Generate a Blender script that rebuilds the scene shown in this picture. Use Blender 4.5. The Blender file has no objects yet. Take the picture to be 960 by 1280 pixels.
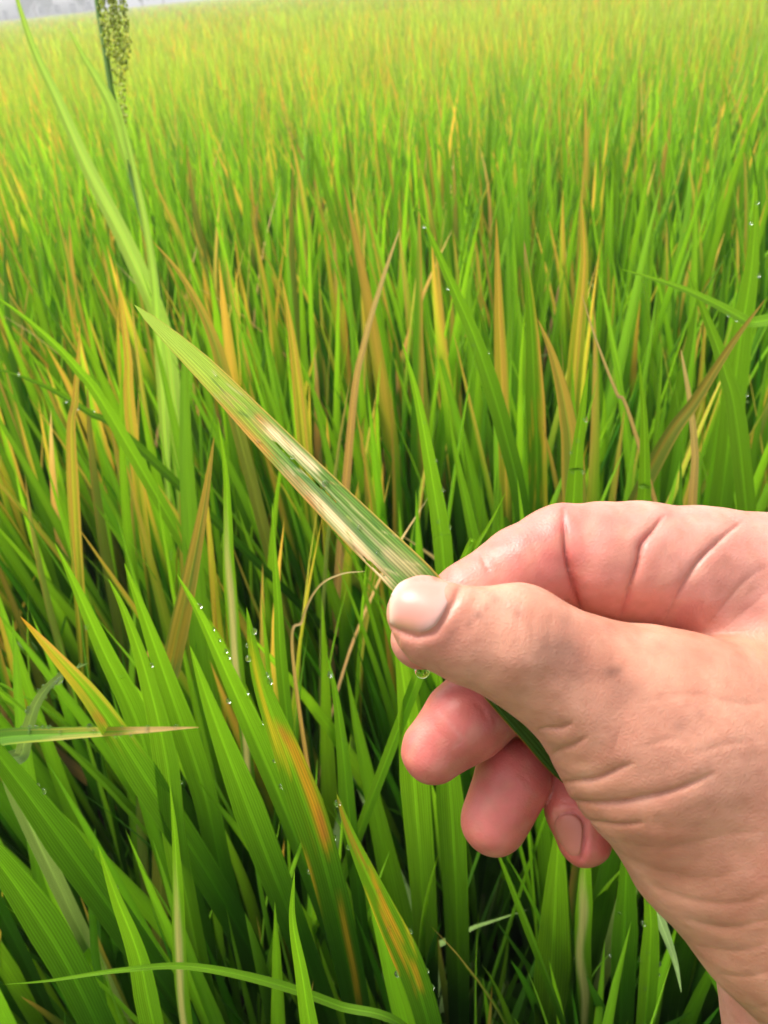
import bpy, bmesh, math, random
import numpy as np
from mathutils import Vector, Matrix

SC = bpy.context.scene
COL = SC.collection
RNG = np.random.default_rng(7)
random.seed(7)

# ------------------------------------------------------------------ camera
F, CX, CY = 995.0, 480.0, 640.0            # focal length and centre, in pixels of the 960 x 1280 photograph
CAM = np.array([0.0, 0.0, 1.03])
PITCH, ROLL = math.radians(33.7), math.radians(6.0)
fwd = np.array([0, math.cos(PITCH), -math.sin(PITCH)])
up0 = np.array([0, math.sin(PITCH), math.cos(PITCH)])
rt0 = np.array([1.0, 0, 0])
RT = rt0 * math.cos(ROLL) - up0 * math.sin(ROLL)
UP = up0 * math.cos(ROLL) + rt0 * math.sin(ROLL)
BASIS = np.stack([RT, UP, fwd])            # rows

cd = bpy.data.cameras.new('camera')
cd.sensor_fit = 'VERTICAL'; cd.sensor_height = 36.0; cd.sensor_width = 27.0
cd.lens = 36.0 * F / 1280.0
cd.clip_start = 0.01; cd.clip_end = 4000
cd.dof.use_dof = True
cd.dof.focus_distance = 0.235
cd.dof.aperture_fstop = cd.lens / 1.2
cam = bpy.data.objects.new('camera', cd)
COL.objects.link(cam)
m = Matrix.Identity(4)
for i in range(3):
    m[i][0], m[i][1], m[i][2], m[i][3] = RT[i], UP[i], -fwd[i], CAM[i]
cam.matrix_world = m
SC.camera = cam

# ------------------------------------------------------------------ light
SUN_EL, SUN_AZ = math.radians(58), math.radians(-48)   # azimuth measured from +Y towards +X
w = bpy.data.worlds.new('World'); SC.world = w; w.use_nodes = True
nt = w.node_tree; nt.nodes.clear()
sky = nt.nodes.new('ShaderNodeTexSky'); sky.sky_type = 'NISHITA'; sky.sun_disc = False
sky.sun_elevation = SUN_EL; sky.sun_rotation = SUN_AZ
sky.air_density = 1.0; sky.dust_density = 4.0; sky.ozone_density = 1.0
hs = nt.nodes.new('ShaderNodeHueSaturation'); hs.inputs['Saturation'].default_value = 0.12
bg = nt.nodes.new('ShaderNodeBackground'); bg.inputs['Strength'].default_value = 0.105
wo = nt.nodes.new('ShaderNodeOutputWorld')
nt.links.new(sky.outputs[0], hs.inputs['Color']); nt.links.new(hs.outputs[0], bg.inputs[0]); nt.links.new(bg.outputs[0], wo.inputs[0])

sd = bpy.data.lights.new('sun', 'SUN'); sd.energy = 1.5; sd.angle = math.radians(30); sd.color = (1.0, 0.95, 0.86)
sun = bpy.data.objects.new('sun', sd); COL.objects.link(sun)
sv = Vector((math.sin(SUN_AZ) * math.cos(SUN_EL), math.cos(SUN_AZ) * math.cos(SUN_EL), math.sin(SUN_EL)))
sun.rotation_euler = sv.to_track_quat('Z', 'Y').to_euler(); sun.location = (0, 0, 20)

SC.view_settings.view_transform = 'Standard'; SC.view_settings.look = 'None'
SC.view_settings.gamma = 1.0; SC.view_settings.exposure = 1.5
SC.cycles.max_bounces = 8; SC.cycles.diffuse_bounces = 4; SC.cycles.transmission_bounces = 6; SC.cycles.transparent_max_bounces = 8
SC.cycles.sample_clamp_indirect = 6.0
SC.cycles.use_denoising = True

# ------------------------------------------------------------------ helpers
def P(px, py, z):
    """point seen at photograph pixel (px, py), z metres along the view axis"""
    px, py, z = np.broadcast_arrays(np.asarray(px, float), np.asarray(py, float), np.asarray(z, float))
    c = np.stack([(px - CX) * z / F, -(py - CY) * z / F, z], -1)
    return CAM + c @ BASIS

def proj(pts):
    c = (np.asarray(pts) - CAM) @ BASIS.T
    z = np.maximum(c[..., 2], 1e-4)
    return CX + F * c[..., 0] / z, CY - F * c[..., 1] / z, c[..., 2]

def tag(o, label, cat=None, group=None, kind=None):
    o['label'] = label
    if cat: o['category'] = cat
    if group: o['group'] = group
    if kind: o['kind'] = kind
    return o

def empty(name, loc):
    o = bpy.data.objects.new(name, None); o.location = loc; o.empty_display_size = 0.02
    COL.objects.link(o); return o

def mesh_np(name, v, f, uv=None, tint=None, mat=None, smooth=True):
    """v (N,3); f (M,k) with k = 3 or 4"""
    v = np.asarray(v, np.float32); f = np.asarray(f, np.int32)
    me = bpy.data.meshes.new(name)
    k = f.shape[1]
    me.vertices.add(len(v)); me.vertices.foreach_set('co', v.ravel())
    me.loops.add(f.size); me.loops.foreach_set('vertex_index', f.ravel())
    me.polygons.add(len(f))
    me.polygons.foreach_set('loop_start', np.arange(0, f.size, k, dtype=np.int32))
    me.polygons.foreach_set('loop_total', np.full(len(f), k, np.int32))
    if smooth: me.polygons.foreach_set('use_smooth', np.ones(len(f), bool))
    if uv is not None:
        l = me.uv_layers.new(name='UVMap')
        l.data.foreach_set('uv', np.asarray(uv, np.float32)[f.ravel()].ravel())
    if tint is not None:
        a = me.attributes.new('tint', 'FLOAT_COLOR', 'POINT')
        t = np.ones((len(v), 4), np.float32); t[:, :3] = tint
        a.data.foreach_set('color', t.ravel())
    me.update(calc_edges=True); me.validate()
    if mat: me.materials.append(mat)
    return me

def obj(name, me, parent=None, loc=None):
    o = bpy.data.objects.new(name, me); COL.objects.link(o)
    if loc is not None: o.location = loc
    if parent is not None: o.parent = parent
    return o

def seg_dist(px, py, poly):
    """distance in pixels from points to a polyline, and 0..1 along it"""
    best = np.full(px.shape, 1e9); al = np.zeros(px.shape)
    n = len(poly) - 1
    for i in range(n):
        ax, ay = poly[i]; bx, by = poly[i + 1]
        dx, dy = bx - ax, by - ay
        t = np.clip(((px - ax) * dx + (py - ay) * dy) / (dx * dx + dy * dy + 1e-9), 0, 1)
        d = np.hypot(px - ax - t * dx, py - ay - t * dy)
        q = d < best
        best = np.where(q, d, best); al = np.where(q, (i + t) / n, al)
    return best, al

def sm(a, b, x):
    t = np.clip((x - a) / (b - a), 0, 1); return t * t * (3 - 2 * t)

def catmull(pts, n):
    p = np.asarray(pts, float)
    p = np.vstack([2 * p[0] - p[1], p, 2 * p[-1] - p[-2]])
    k = len(p) - 3
    t = np.linspace(0, k - 1e-9, n); i = t.astype(int); u = (t - i)[:, None]
    a, b, c, d = p[i], p[i + 1], p[i + 2], p[i + 3]
    return 0.5 * (2 * b + (c - a) * u + (2 * a - 5 * b + 4 * c - d) * u ** 2 + (3 * b - a - 3 * c + d) * u ** 3)

# ------------------------------------------------------------------ materials
def new_mat(name):
    mt = bpy.data.materials.new(name); mt.use_nodes = True
    t = mt.node_tree; t.nodes.clear()
    return mt, t, (lambda k, **kw: _node(t, k, kw)), t.links.new

def _node(t, k, kw):
    n = t.nodes.new(k)
    for a, b in kw.items(): setattr(n, a, b)
    return n

def leaf_material(name, veins=9.0, trans=0.38, rough=0.5, spec=0.2, vein_amp=0.16, rnd=0.28, gain=1.0):
    mt, t, N, L = new_mat(name)
    at = N('ShaderNodeAttribute', attribute_name='tint')
    uv = N('ShaderNodeUVMap', uv_map='UVMap')
    sx = N('ShaderNodeSeparateXYZ'); L(uv.outputs[0], sx.inputs[0])
    mul = N('ShaderNodeMath', operation='MULTIPLY'); L(sx.outputs[0], mul.inputs[0]); mul.inputs[1].default_value = 2 * math.pi * veins
    si = N('ShaderNodeMath', operation='SINE'); L(mul.outputs[0], si.inputs[0])
    # streaky noise: fine across, long along the blade
    mp = N('ShaderNodeMapping'); mp.inputs['Scale'].default_value = (14, 9, 1); L(uv.outputs[0], mp.inputs[0])
    no = N('ShaderNodeTexNoise'); no.inputs['Scale'].default_value = 1.0; no.inputs['Detail'].default_value = 4; L(mp.outputs[0], no.inputs['Vector'])
    oi = N('ShaderNodeObjectInfo')
    f1 = N('ShaderNodeMath', operation='MULTIPLY_ADD'); L(si.outputs[0], f1.inputs[0]); f1.inputs[1].default_value = vein_amp * 0.5; f1.inputs[2].default_value = 1.0
    f2 = N('ShaderNodeMath', operation='MULTIPLY_ADD'); L(no.outputs[0], f2.inputs[0]); f2.inputs[1].default_value = 0.7; f2.inputs[2].default_value = 0.65
    f3 = N('ShaderNodeMath', operation='MULTIPLY_ADD'); L(oi.outputs['Random'], f3.inputs[0]); f3.inputs[1].default_value = 2 * rnd; f3.inputs[2].default_value = gain - rnd
    m1 = N('ShaderNodeMath', operation='MULTIPLY'); L(f1.outputs[0], m1.inputs[0]); L(f2.outputs[0], m1.inputs[1])
    m2 = N('ShaderNodeMath', operation='MULTIPLY'); L(m1.outputs[0], m2.inputs[0]); L(f3.outputs[0], m2.inputs[1])
    # blade margin a touch paler
    sc = N('ShaderNodeVectorMath', operation='SCALE'); L(at.outputs['Color'], sc.inputs[0]); L(m2.outputs[0], sc.inputs['Scale'])
    pr = N('ShaderNodeBsdfPrincipled'); L(sc.outputs[0], pr.inputs['Base Color'])
    pr.inputs['Roughness'].default_value = rough; pr.inputs['Specular IOR Level'].default_value = spec
    bu = N('ShaderNodeBump'); bu.inputs['Strength'].default_value = 0.25; bu.inputs['Distance'].default_value = 0.0003
    L(si.outputs[0], bu.inputs['Height']); L(bu.outputs[0], pr.inputs['Normal'])
    tr = N('ShaderNodeBsdfTranslucent')
    tc = N('ShaderNodeVectorMath', operation='MULTIPLY'); L(sc.outputs[0], tc.inputs[0]); tc.inputs[1].default_value = (1.35, 1.25, 0.7); L(tc.outputs[0], tr.inputs[0])
    mx = N('ShaderNodeMixShader'); mx.inputs[0].default_value = trans; L(pr.outputs[0], mx.inputs[1]); L(tr.outputs[0], mx.inputs[2])
    out = N('ShaderNodeOutputMaterial'); L(mx.outputs[0], out.inputs[0])
    return mt

M_LEAF = leaf_material('rice_leaf')
M_FIELD = leaf_material('rice_leaf_dewy_brightened', rough=0.5, spec=0.55, trans=0.48, rnd=0.0, gain=1.3)  # gain paints the pale sheen of the far rows into the colour
M_HERO = leaf_material('rice_leaf_close', veins=13, vein_amp=0.42, rnd=0.12, gain=1.0)
M_HELD = leaf_material('streaked_leaf', veins=15, vein_amp=0.42, trans=0.45, rnd=0.0, rough=0.6, spec=0.12, gain=1.3)
M_STEM = leaf_material('rice_stem', veins=6, trans=0.1, rough=0.5, vein_amp=0.1)

def ground_material():
    mt, t, N, L = new_mat('wet_mud')
    tc = N('ShaderNodeTexCoord')
    no = N('ShaderNodeTexNoise'); no.inputs['Scale'].default_value = 9; no.inputs['Detail'].default_value = 8; L(tc.outputs['Object'], no.inputs['Vector'])
    cr = N('ShaderNodeValToRGB'); L(no.outputs[0], cr.inputs[0])
    cr.color_ramp.elements[0].color = (0.016, 0.014, 0.008, 1); cr.color_ramp.elements[1].color = (0.05, 0.042, 0.024, 1)
    pr = N('ShaderNodeBsdfPrincipled'); L(cr.outputs[0], pr.inputs['Base Color']); pr.inputs['Roughness'].default_value = 0.9; pr.inputs['Specular IOR Level'].default_value = 0.1
    bu = N('ShaderNodeBump'); bu.inputs['Strength'].default_value = 0.6; bu.inputs['Distance'].default_value = 0.02; L(no.outputs[0], bu.inputs['Height']); L(bu.outputs[0], pr.inputs['Normal'])
    out = N('ShaderNodeOutputMaterial'); L(pr.outputs[0], out.inputs[0])
    return mt

def skin_material():
    mt, t, N, L = new_mat('skin')
    at = N('ShaderNodeAttribute', attribute_name='tint')
    tc = N('ShaderNodeTexCoord')
    n1 = N('ShaderNodeTexNoise'); n1.inputs['Scale'].default_value = 90; n1.inputs['Detail'].default_value = 5; L(tc.outputs['Object'], n1.inputs['Vector'])
    r1 = N('ShaderNodeValToRGB'); L(n1.outputs[0], r1.inputs[0])
    r1.color_ramp.elements[0].position = 0.3; r1.color_ramp.elements[0].color = (0.82, 0.74, 0.72, 1)
    r1.color_ramp.elements[1].position = 0.7; r1.color_ramp.elements[1].color = (1.08, 1.08, 1.08, 1)
    mu = N('ShaderNodeMix', data_type='RGBA', blend_type='MULTIPLY'); mu.inputs['Factor'].default_value = 1.0
    L(at.outputs['Color'], mu.inputs['A']); L(r1.outputs[0], mu.inputs['B'])
    pr = N('ShaderNodeBsdfPrincipled'); L(mu.outputs['Result'], pr.inputs['Base Color'])
    pr.inputs['Roughness'].default_value = 0.47; pr.inputs['Specular IOR Level'].default_value = 0.42
    pr.inputs['Subsurface Weight'].default_value = 0.35; pr.inputs['Subsurface Radius'].default_value = (1.0, 0.36, 0.2); pr.inputs['Subsurface Scale'].default_value = 0.004
    # pores and the fine lattice of skin lines
    vo = N('ShaderNodeTexVoronoi', feature='DISTANCE_TO_EDGE'); vo.inputs['Scale'].default_value = 900
    nd = N('ShaderNodeTexNoise'); nd.inputs['Scale'].default_value = 260; nd.inputs['Detail'].default_value = 3; L(tc.outputs['Object'], nd.inputs['Vector'])
    ad = N('ShaderNodeVectorMath', operation='MULTIPLY_ADD'); L(nd.outputs['Color'], ad.inputs[0]); ad.inputs[1].default_value = (0.0018,) * 3; L(tc.outputs['Object'], ad.inputs[2])
    L(ad.outputs[0], vo.inputs['Vector'])
    b1 = N('ShaderNodeBump'); b1.inputs['Strength'].default_value = 0.2; b1.inputs['Distance'].default_value = 0.0006; L(vo.outputs[0], b1.inputs['Height'])
    n3 = N('ShaderNodeTexNoise'); n3.inputs['Scale'].default_value = 380; n3.inputs['Detail'].default_value = 5; L(tc.outputs['Object'], n3.inputs['Vector'])
    b2 = N('ShaderNodeBump'); b2.inputs['Strength'].default_value = 0.17; b2.inputs['Distance'].default_value = 0.0006; L(n3.outputs[0], b2.inputs['Height']); L(b1.outputs[0], b2.inputs['Normal'])
    L(b2.outputs[0], pr.inputs['Normal'])
    rr = N('ShaderNodeMapRange'); L(n3.outputs[0], rr.inputs[0]); rr.inputs['To Min'].default_value = 0.30; rr.inputs['To Max'].default_value = 0.55; L(rr.outputs[0], pr.inputs['Roughness'])
    out = N('ShaderNodeOutputMaterial'); L(pr.outputs[0], out.inputs[0])
    return mt

def nail_material():
    mt, t, N, L = new_mat('fingernail')
    at = N('ShaderNodeAttribute', attribute_name='tint')
    pr = N('ShaderNodeBsdfPrincipled'); L(at.outputs['Color'], pr.inputs['Base Color'])
    pr.inputs['Roughness'].default_value = 0.34; pr.inputs['Specular IOR Level'].default_value = 0.4
    pr.inputs['Subsurface Weight'].default_value = 0.3; pr.inputs['Subsurface Radius'].default_value = (1, 0.5, 0.4); pr.inputs['Subsurface Scale'].default_value = 0.0025
    tc = N('ShaderNodeTexCoord'); no = N('ShaderNodeTexNoise'); no.inputs['Scale'].default_value = 220; L(tc.outputs['Object'], no.inputs['Vector'])
    bu = N('ShaderNodeBump'); bu.inputs['Strength'].default_value = 0.12; bu.inputs['Distance'].default_value = 0.0004; L(no.outputs[0], bu.inputs['Height']); L(bu.outputs[0], pr.inputs['Normal'])
    out = N('ShaderNodeOutputMaterial'); L(pr.outputs[0], out.inputs[0])
    return mt

def water_material():
    mt, t, N, L = new_mat('dew_water')
    pr = N('ShaderNodeBsdfPrincipled'); pr.inputs['Base Color'].default_value = (0.97, 1, 0.97, 1)
    pr.inputs['Roughness'].default_value = 0.02; pr.inputs['IOR'].default_value = 1.333; pr.inputs['Transmission Weight'].default_value = 1.0
    out = N('ShaderNodeOutputMaterial'); L(pr.outputs[0], out.inputs[0])
    return mt

def plain_material(name, c, rough=0.8, noise=0.2, scale=4.0):
    mt, t, N, L = new_mat(name)
    tc = N('ShaderNodeTexCoord'); no = N('ShaderNodeTexNoise'); no.inputs['Scale'].default_value = scale; no.inputs['Detail'].default_value = 5; L(tc.outputs['Object'], no.inputs['Vector'])
    cr = N('ShaderNodeValToRGB'); L(no.outputs[0], cr.inputs[0])
    cr.color_ramp.elements[0].position = 0.3; cr.color_ramp.elements[1].position = 0.7
    cr.color_ramp.elements[0].color = tuple(x * (1 - noise) for x in c) + (1,)
    cr.color_ramp.elements[1].color = tuple(min(1, x * (1 + noise)) for x in c) + (1,)
    pr = N('ShaderNodeBsdfPrincipled'); L(cr.outputs[0], pr.inputs['Base Color']); pr.inputs['Roughness'].default_value = rough
    out = N('ShaderNodeOutputMaterial'); L(pr.outputs[0], out.inputs[0])
    return mt

M_WATER = water_material()

# ------------------------------------------------------------------ ground
g = [(-255, -55), (255, -55), (255, 325), (-255, 325)]
go = obj('ground', mesh_np('ground', [(x, y, 0) for x, y in g], [[0, 1, 2, 3]], mat=ground_material(), smooth=False))
tag(go, 'dark wet paddy mud between the rice plants', kind='structure')

# ------------------------------------------------------------------ leaf shapes
GREEN = np.array([0.040, 0.150, 0.007]); DEEP = np.array([0.014, 0.052, 0.004]); LIME = np.array([0.22, 0.45, 0.018])  # DEEP holds the shade low in the canopy as a dark green
YELLOW = np.array([0.42, 0.40, 0.04]); ORANGE = np.array([0.60, 0.335, 0.075]); BROWN = np.array([0.42, 0.26, 0.12]); CREAM = np.array([0.60, 0.52, 0.28])
OLIVE = np.array([0.16, 0.17, 0.035]); GREYG = np.array([0.24, 0.34, 0.12])

def profile(v, belly=0.45, tipw=0.0):
    w = (0.62 + 0.38 * sm(0, 0.35, v)) * np.clip((1 - v) / (1 - belly), 0, 1) ** 0.72
    return np.maximum(w, tipw)

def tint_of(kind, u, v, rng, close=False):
    """colour, with canopy light and shade put in, of a blade at u across (0..1) and v along (0 base .. 1 tip)"""
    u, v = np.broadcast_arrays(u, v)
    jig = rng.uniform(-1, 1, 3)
    base = DEEP + (GREEN - DEEP) * np.clip((v - 0.35) * 1.3 if close else v * 1.7, 0, 1)[..., None]  # base darkened in the colour for the shade between blades
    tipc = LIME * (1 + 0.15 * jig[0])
    c = base + (tipc - base) * (sm(0.55 if close else 0.25, 1.0 if close else 0.9, v) * (0.65 + 0.3 * jig[1]))[..., None]  # tips yellower, and lifted further for the light on the canopy top
    def mix(c, col, f): return c + (col - c) * np.clip(f, 0, 1)[..., None]
    wob = 0.08 * np.sin(u * 9 + jig[2] * 5) + 0.05 * np.sin(u * 23 + jig[0] * 9)
    if kind == 'lime': c = mix(c, LIME, np.clip((v - 0.35) * 1.3, 0, 0.8) if close else 0.25 + 0.6 * v)
    if kind == 'tip':
        s = 0.70 + 0.14 * jig[2]
        c = mix(c, YELLOW, sm(s - 0.25, s + 0.1, v + wob)); c = mix(c, ORANGE, 0.75 * sm(s, s + 0.28, v + 2.2 * wob))
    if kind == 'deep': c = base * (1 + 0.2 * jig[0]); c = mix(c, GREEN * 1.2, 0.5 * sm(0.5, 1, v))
    if kind == 'weed': c = mix(c, np.array([0.38, 0.56, 0.07]), 0.95)
    if kind == 'tipend':
        c = mix(c, YELLOW, sm(0.86, 0.95, v + 0.5 * wob)); c = mix(c, ORANGE, sm(0.93, 0.985, v + 0.3 * wob))
    if kind == 'yellow':
        c = mix(c, YELLOW, 0.1 + 0.75 * sm(0.25, 0.75, v + wob)); c = mix(c, ORANGE, 0.7 * sm(0.6, 0.95, v + 2 * wob))
    if kind == 'brown':
        c = mix(c, BROWN, 0.6 + 0.4 * sm(0.0, 0.4, v)); c = mix(c, ORANGE, 0.5 * sm(0.4, 0.9, v + wob)); c = mix(c, CREAM, 0.5 * sm(0.7, 1, v))
    if kind == 'edge':
        e = np.abs(u - (0.0 if jig[0] > 0 else 1.0))
        c = mix(c, YELLOW, sm(0.42, 0.1, e + wob) * sm(0.35, 0.55, v)); c = mix(c, ORANGE, sm(0.3, 0.02, e + wob) * sm(0.3, 0.6, v))
        c = mix(c, ORANGE, sm(0.86, 1, v))
    if kind == 'flecked':
        e = u if jig[0] > 0 else 1 - u
        c = mix(c, YELLOW, 0.7 * sm(0.30, 0.06, e + wob) * sm(0.4, 0.6, v)); c = mix(c, ORANGE, 0.9 * sm(0.14, 0.03, e + 0.8 * wob) * sm(0.35, 0.55, v) * sm(-0.4, 0.5, np.sin(v * 17 + jig[1] * 3)))
        c = mix(c, BROWN, sm(0.95, 1, v))
    if kind == 'olive': c = mix(c, OLIVE, 0.75); c = mix(c, ORANGE, 0.6 * sm(0.75, 1, v + wob))
    if kind == 'grey': c = mix(c, GREYG, 0.8)
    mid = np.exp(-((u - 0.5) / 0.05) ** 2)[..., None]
    return c * (1 + (0.5 if close else 0.25) * mid) * (1 + (0.12 * np.sign(u - 0.5))[..., None] * (1 if close else 0))  # paler midrib; halves toned apart to put the fold's shading into the colour

def ribbon(pts, widths, nrm, nu=3, fold=0.25, vlen=None, twist=0.0):
    """leaf surface along pts (n,3), base to tip; returns v, f, uv and the (u, v) of each vertex"""
    n = len(pts)
    t = np.gradient(pts, axis=0); t /= np.linalg.norm(t, axis=1, keepdims=True) + 1e-12
    nn = np.broadcast_to(nrm, pts.shape)
    s = np.cross(t, nn); s /= np.linalg.norm(s, axis=1, keepdims=True) + 1e-12
    k = np.cross(s, t)
    if twist:
        a = twist * np.linspace(0, 1, n)[:, None]
        s, k = s * np.cos(a) + k * np.sin(a), k * np.cos(a) - s * np.sin(a)
    u = np.linspace(0, 1, nu)
    off = (u - 0.5)[None, :, None] * widths[:, None, None]
    v3 = pts[:, None, :] + off * s[:, None, :] - (fold * np.abs(off)) * -k[:, None, :]
    L = np.concatenate([[0], np.cumsum(np.linalg.norm(np.diff(pts, axis=0), axis=1))])
    U = np.broadcast_to(u[None, :], (n, nu)); V = np.broadcast_to((L / L[-1])[:, None], (n, nu))
    idx = np.arange(n * nu).reshape(n, nu)
    f = np.stack([idx[:-1, :-1], idx[:-1, 1:], idx[1:, 1:], idx[1:, :-1]], -1).reshape(-1, 4)
    uv = np.stack([U, V], -1).reshape(-1, 2)
    return v3.reshape(-1, 3), f, uv, U.ravel(), V.ravel()

# library of blades: grow along +Z from the origin, bow towards +X, unit length 1
LIB = {}
KINDS = ['deep', 'green', 'lime', 'tip', 'yellow', 'brown', 'edge', 'olive', 'grey']
LIBVAR = {'deep': 10, 'green': 12, 'lime': 8, 'tip': 12, 'yellow': 8, 'brown': 6, 'edge': 8, 'olive': 6, 'grey': 3}
LIBPTS = {}
for kd in KINDS:
    for q in range(LIBVAR[kd]):
        n = 11
        s = np.linspace(0, 1, n)
        bow = RNG.uniform(0.02, 0.2) if kd != 'grey' else RNG.uniform(0.6, 1.1)
        if kd == 'brown': bow = RNG.uniform(0.1, 0.5)
        ang = bow * s ** 1.8 * 1.6
        d = 1 / (n - 1)
        x = np.concatenate([[0], np.cumsum(np.sin(ang[1:]) * d)]); z = np.concatenate([[0], np.cumsum(np.cos(ang[1:]) * d)])
        y = 0.012 * np.sin(s * RNG.uniform(2, 5) + RNG.uniform(0, 6)) * s
        pts = np.stack([x, y, z], -1)
        wd = profile(s) * (0.030 if kd != 'brown' else 0.019) * RNG.uniform(0.85, 1.15)
        v, f, uv, U, V = ribbon(pts, wd, np.array([1.0, 0, 0.0]), nu=3, fold=RNG.uniform(0.1, 0.45), twist=RNG.uniform(-0.7, 0.7))
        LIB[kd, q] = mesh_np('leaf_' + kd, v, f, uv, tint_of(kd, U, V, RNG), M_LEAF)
        LIBPTS[kd, q] = pts

def tube(pts, rad, ns=6):
    pts = np.asarray(pts, float); n = len(pts)
    t = np.gradient(pts, axis=0); t /= np.linalg.norm(t, axis=1, keepdims=True)
    a = np.cross(t, [0.3, 1, 0.1]); a /= np.linalg.norm(a, axis=1, keepdims=True); b = np.cross(t, a)
    th = np.linspace(0, 2 * np.pi, ns, endpoint=False)
    r = np.broadcast_to(np.asarray(rad, float), (n,))[:, None, None]
    v = pts[:, None] + r * (np.cos(th)[None, :, None] * a[:, None] + np.sin(th)[None, :, None] * b[:, None])
    i = np.arange(n * ns).reshape(n, ns); j = np.roll(i, -1, 1)
    f = np.stack([i[:-1], j[:-1], j[1:], i[1:]], -1).reshape(-1, 4)
    uv = np.stack(np.broadcast_arrays((th / 6.283)[None], np.linspace(0, 1, n)[:, None]), -1).reshape(-1, 2)
    return v.reshape(-1, 3), f, uv

STEMS = []
for q in range(6):
    s = np.linspace(0, 1, 5)
    pts = np.stack([0.06 * s ** 2 * RNG.uniform(0.4, 1.4), 0 * s, s], -1)
    v, f, uv = tube(pts, 0.0085 * (1 - 0.4 * s), 6)
    tn = DEEP * 1.2 + (np.array([0.10, 0.16, 0.03]) - DEEP) * uv[:, 1:2]
    STEMS.append(mesh_np('stem', v, f, uv, tn, M_STEM))

# ------------------------------------------------------------------ the hand, as one continuous surface
# strands: (x, y) in photograph pixels, depth in metres, radius in pixels; 'flat' squeezes the depth
def rc(pts, flat=1.0): return pts, flat
THUMB = [
    rc([(524, 767, .1755, 41), (548, 781, .1760, 53), (590, 795, .1765, 60), (645, 806, .1770, 74), (733, 858, .1790, 84), (835, 925, .1830, 124)], 1.18),
]
HEEL = [
    rc([(835, 925, .1830, 122), (950, 1000, .1880, 186), (1060, 1085, .1900, 214), (1260, 1260, .1960, 225), (1560, 1520, .2050, 235)], 1.55),
]
INDEX_P = [rc([(745, 698, .2010, 71), (800, 704, .2020, 76), (880, 722, .2040, 88), (990, 750, .2050, 108)], 1.25)]
INDEX_M = [rc([(703, 689, .2015, 61), (655, 716, .1990, 57), (592, 752, .1955, 50)], 1.1), rc([(592, 752, .1955, 49), (560, 775, .1945, 45), (527, 799, .1940, 38)], 1.1)]
MIDDLE = [rc([(543, 938, .1980, 42), (583, 900, .1990, 51), (618, 868, .2020, 54)], 1.0), rc([(628, 862, .2090, 54), (730, 800, .2280, 60), (860, 770, .2300, 72)], 1.0)]
RING = [rc([(618, 1025, .2030, 42), (641, 972, .2045, 49)], 1.0), rc([(650, 962, .2160, 47), (700, 925, .2280, 50), (800, 850, .2420, 58), (880, 810, .2440, 72)], 1.0)]
PINKY = [rc([(731, 1048, .2010, 34), (722, 1010, .2030, 39), (716, 972, .2090, 40)], 1.0), rc([(716, 972, .2090, 42), (800, 900, .2400, 52), (900, 860, .2440, 64)], 1.0)]
PALM = [rc([(880, 745, .2160, 82), (990, 800, .2200, 130), (1080, 960, .2200, 170)], 1.5), rc([(900, 850, .2360, 70), (1060, 1020, .2300, 150)], 1.5),
        rc([(1010, 1080, .2140, 130), (1080, 1290, .2200, 170), (1350, 1560, .2250, 200)], 1.5)]

def to_cam(px, py, z): return np.array([(px - CX) * z / F, -(py - CY) * z / F, z])

def strand(X, Y, Z, st):
    """distance to a chain of tapered capsules"""
    pts, flat = st
    best = None
    for (a, b) in zip(pts[:-1], pts[1:]):
        A = to_cam(*a[:3]); B = to_cam(*b[:3]); ra = a[3] * a[2] / F; rb = b[3] * b[2] / F
        D = B - A; D2 = D.copy(); D2[2] *= flat
        l2 = float(D2 @ D2)
        qx = X - A[0]; qy = Y - A[1]; qz = (Z - A[2]) * flat
        h0 = (qx * D2[0] + qy * D2[1] + qz * D2[2]) / l2
        # tilt the foot point so that the sides follow the taper
        perp = np.sqrt(np.maximum(qx * qx + qy * qy + qz * qz - h0 * h0 * l2, 0))
        k = (rb - ra) / math.sqrt(l2)
        k = max(-0.9, min(0.9, k)); kk = k / math.sqrt(1 - k * k)
        h = np.clip(h0 + perp * kk / math.sqrt(l2), 0, 1)
        d = np.sqrt((qx - h * D2[0]) ** 2 + (qy - h * D2[1]) ** 2 + (qz - h * D2[2]) ** 2) - (ra + (rb - ra) * h)
        best = d if best is None else smin(best, d, 0.0022)
    return best

def smin(a, b, k):
    h = np.maximum(k - np.abs(a - b), 0) / k
    return np.minimum(a, b) - h * h * k * 0.25

def smins(l, k):
    r = l[0]
    for x in l[1:]: r = smin(r, x, k)
    return r

def hand_sdf(X, Y, Z, parts=False):
    th = strand(X, Y, Z, THUMB[0]); he = strand(X, Y, Z, HEEL[0])
    tb = smin(th, he, 0.012)
    ip = strand(X, Y, Z, INDEX_P[0]); im = smin(strand(X, Y, Z, INDEX_M[0]), strand(X, Y, Z, INDEX_M[1]), 0.003)
    ix = smin(ip, im, 0.0016)
    mi = smin(strand(X, Y, Z, MIDDLE[0]), strand(X, Y, Z, MIDDLE[1]), 0.002)
    ri = smin(strand(X, Y, Z, RING[0]), strand(X, Y, Z, RING[1]), 0.001)
    pi = smin(strand(X, Y, Z, PINKY[0]), strand(X, Y, Z, PINKY[1]), 0.002)
    pa = smins([strand(X, Y, Z, p) for p in PALM], 0.015)
    fing = np.minimum(np.minimum(ix, mi), np.minimum(ri, pi))
    body = smin(pa, fing, 0.006)
    # the web between thumb and palm only melts together far from the fingertips
    wx = CX + F * X / Z
    kk = 0.0012 + 0.018 * sm(830, 1000, wx)
    d = smin(tb, body, kk)
    if parts: return d, tb, ix, mi, ri, pi, pa
    return d

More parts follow.
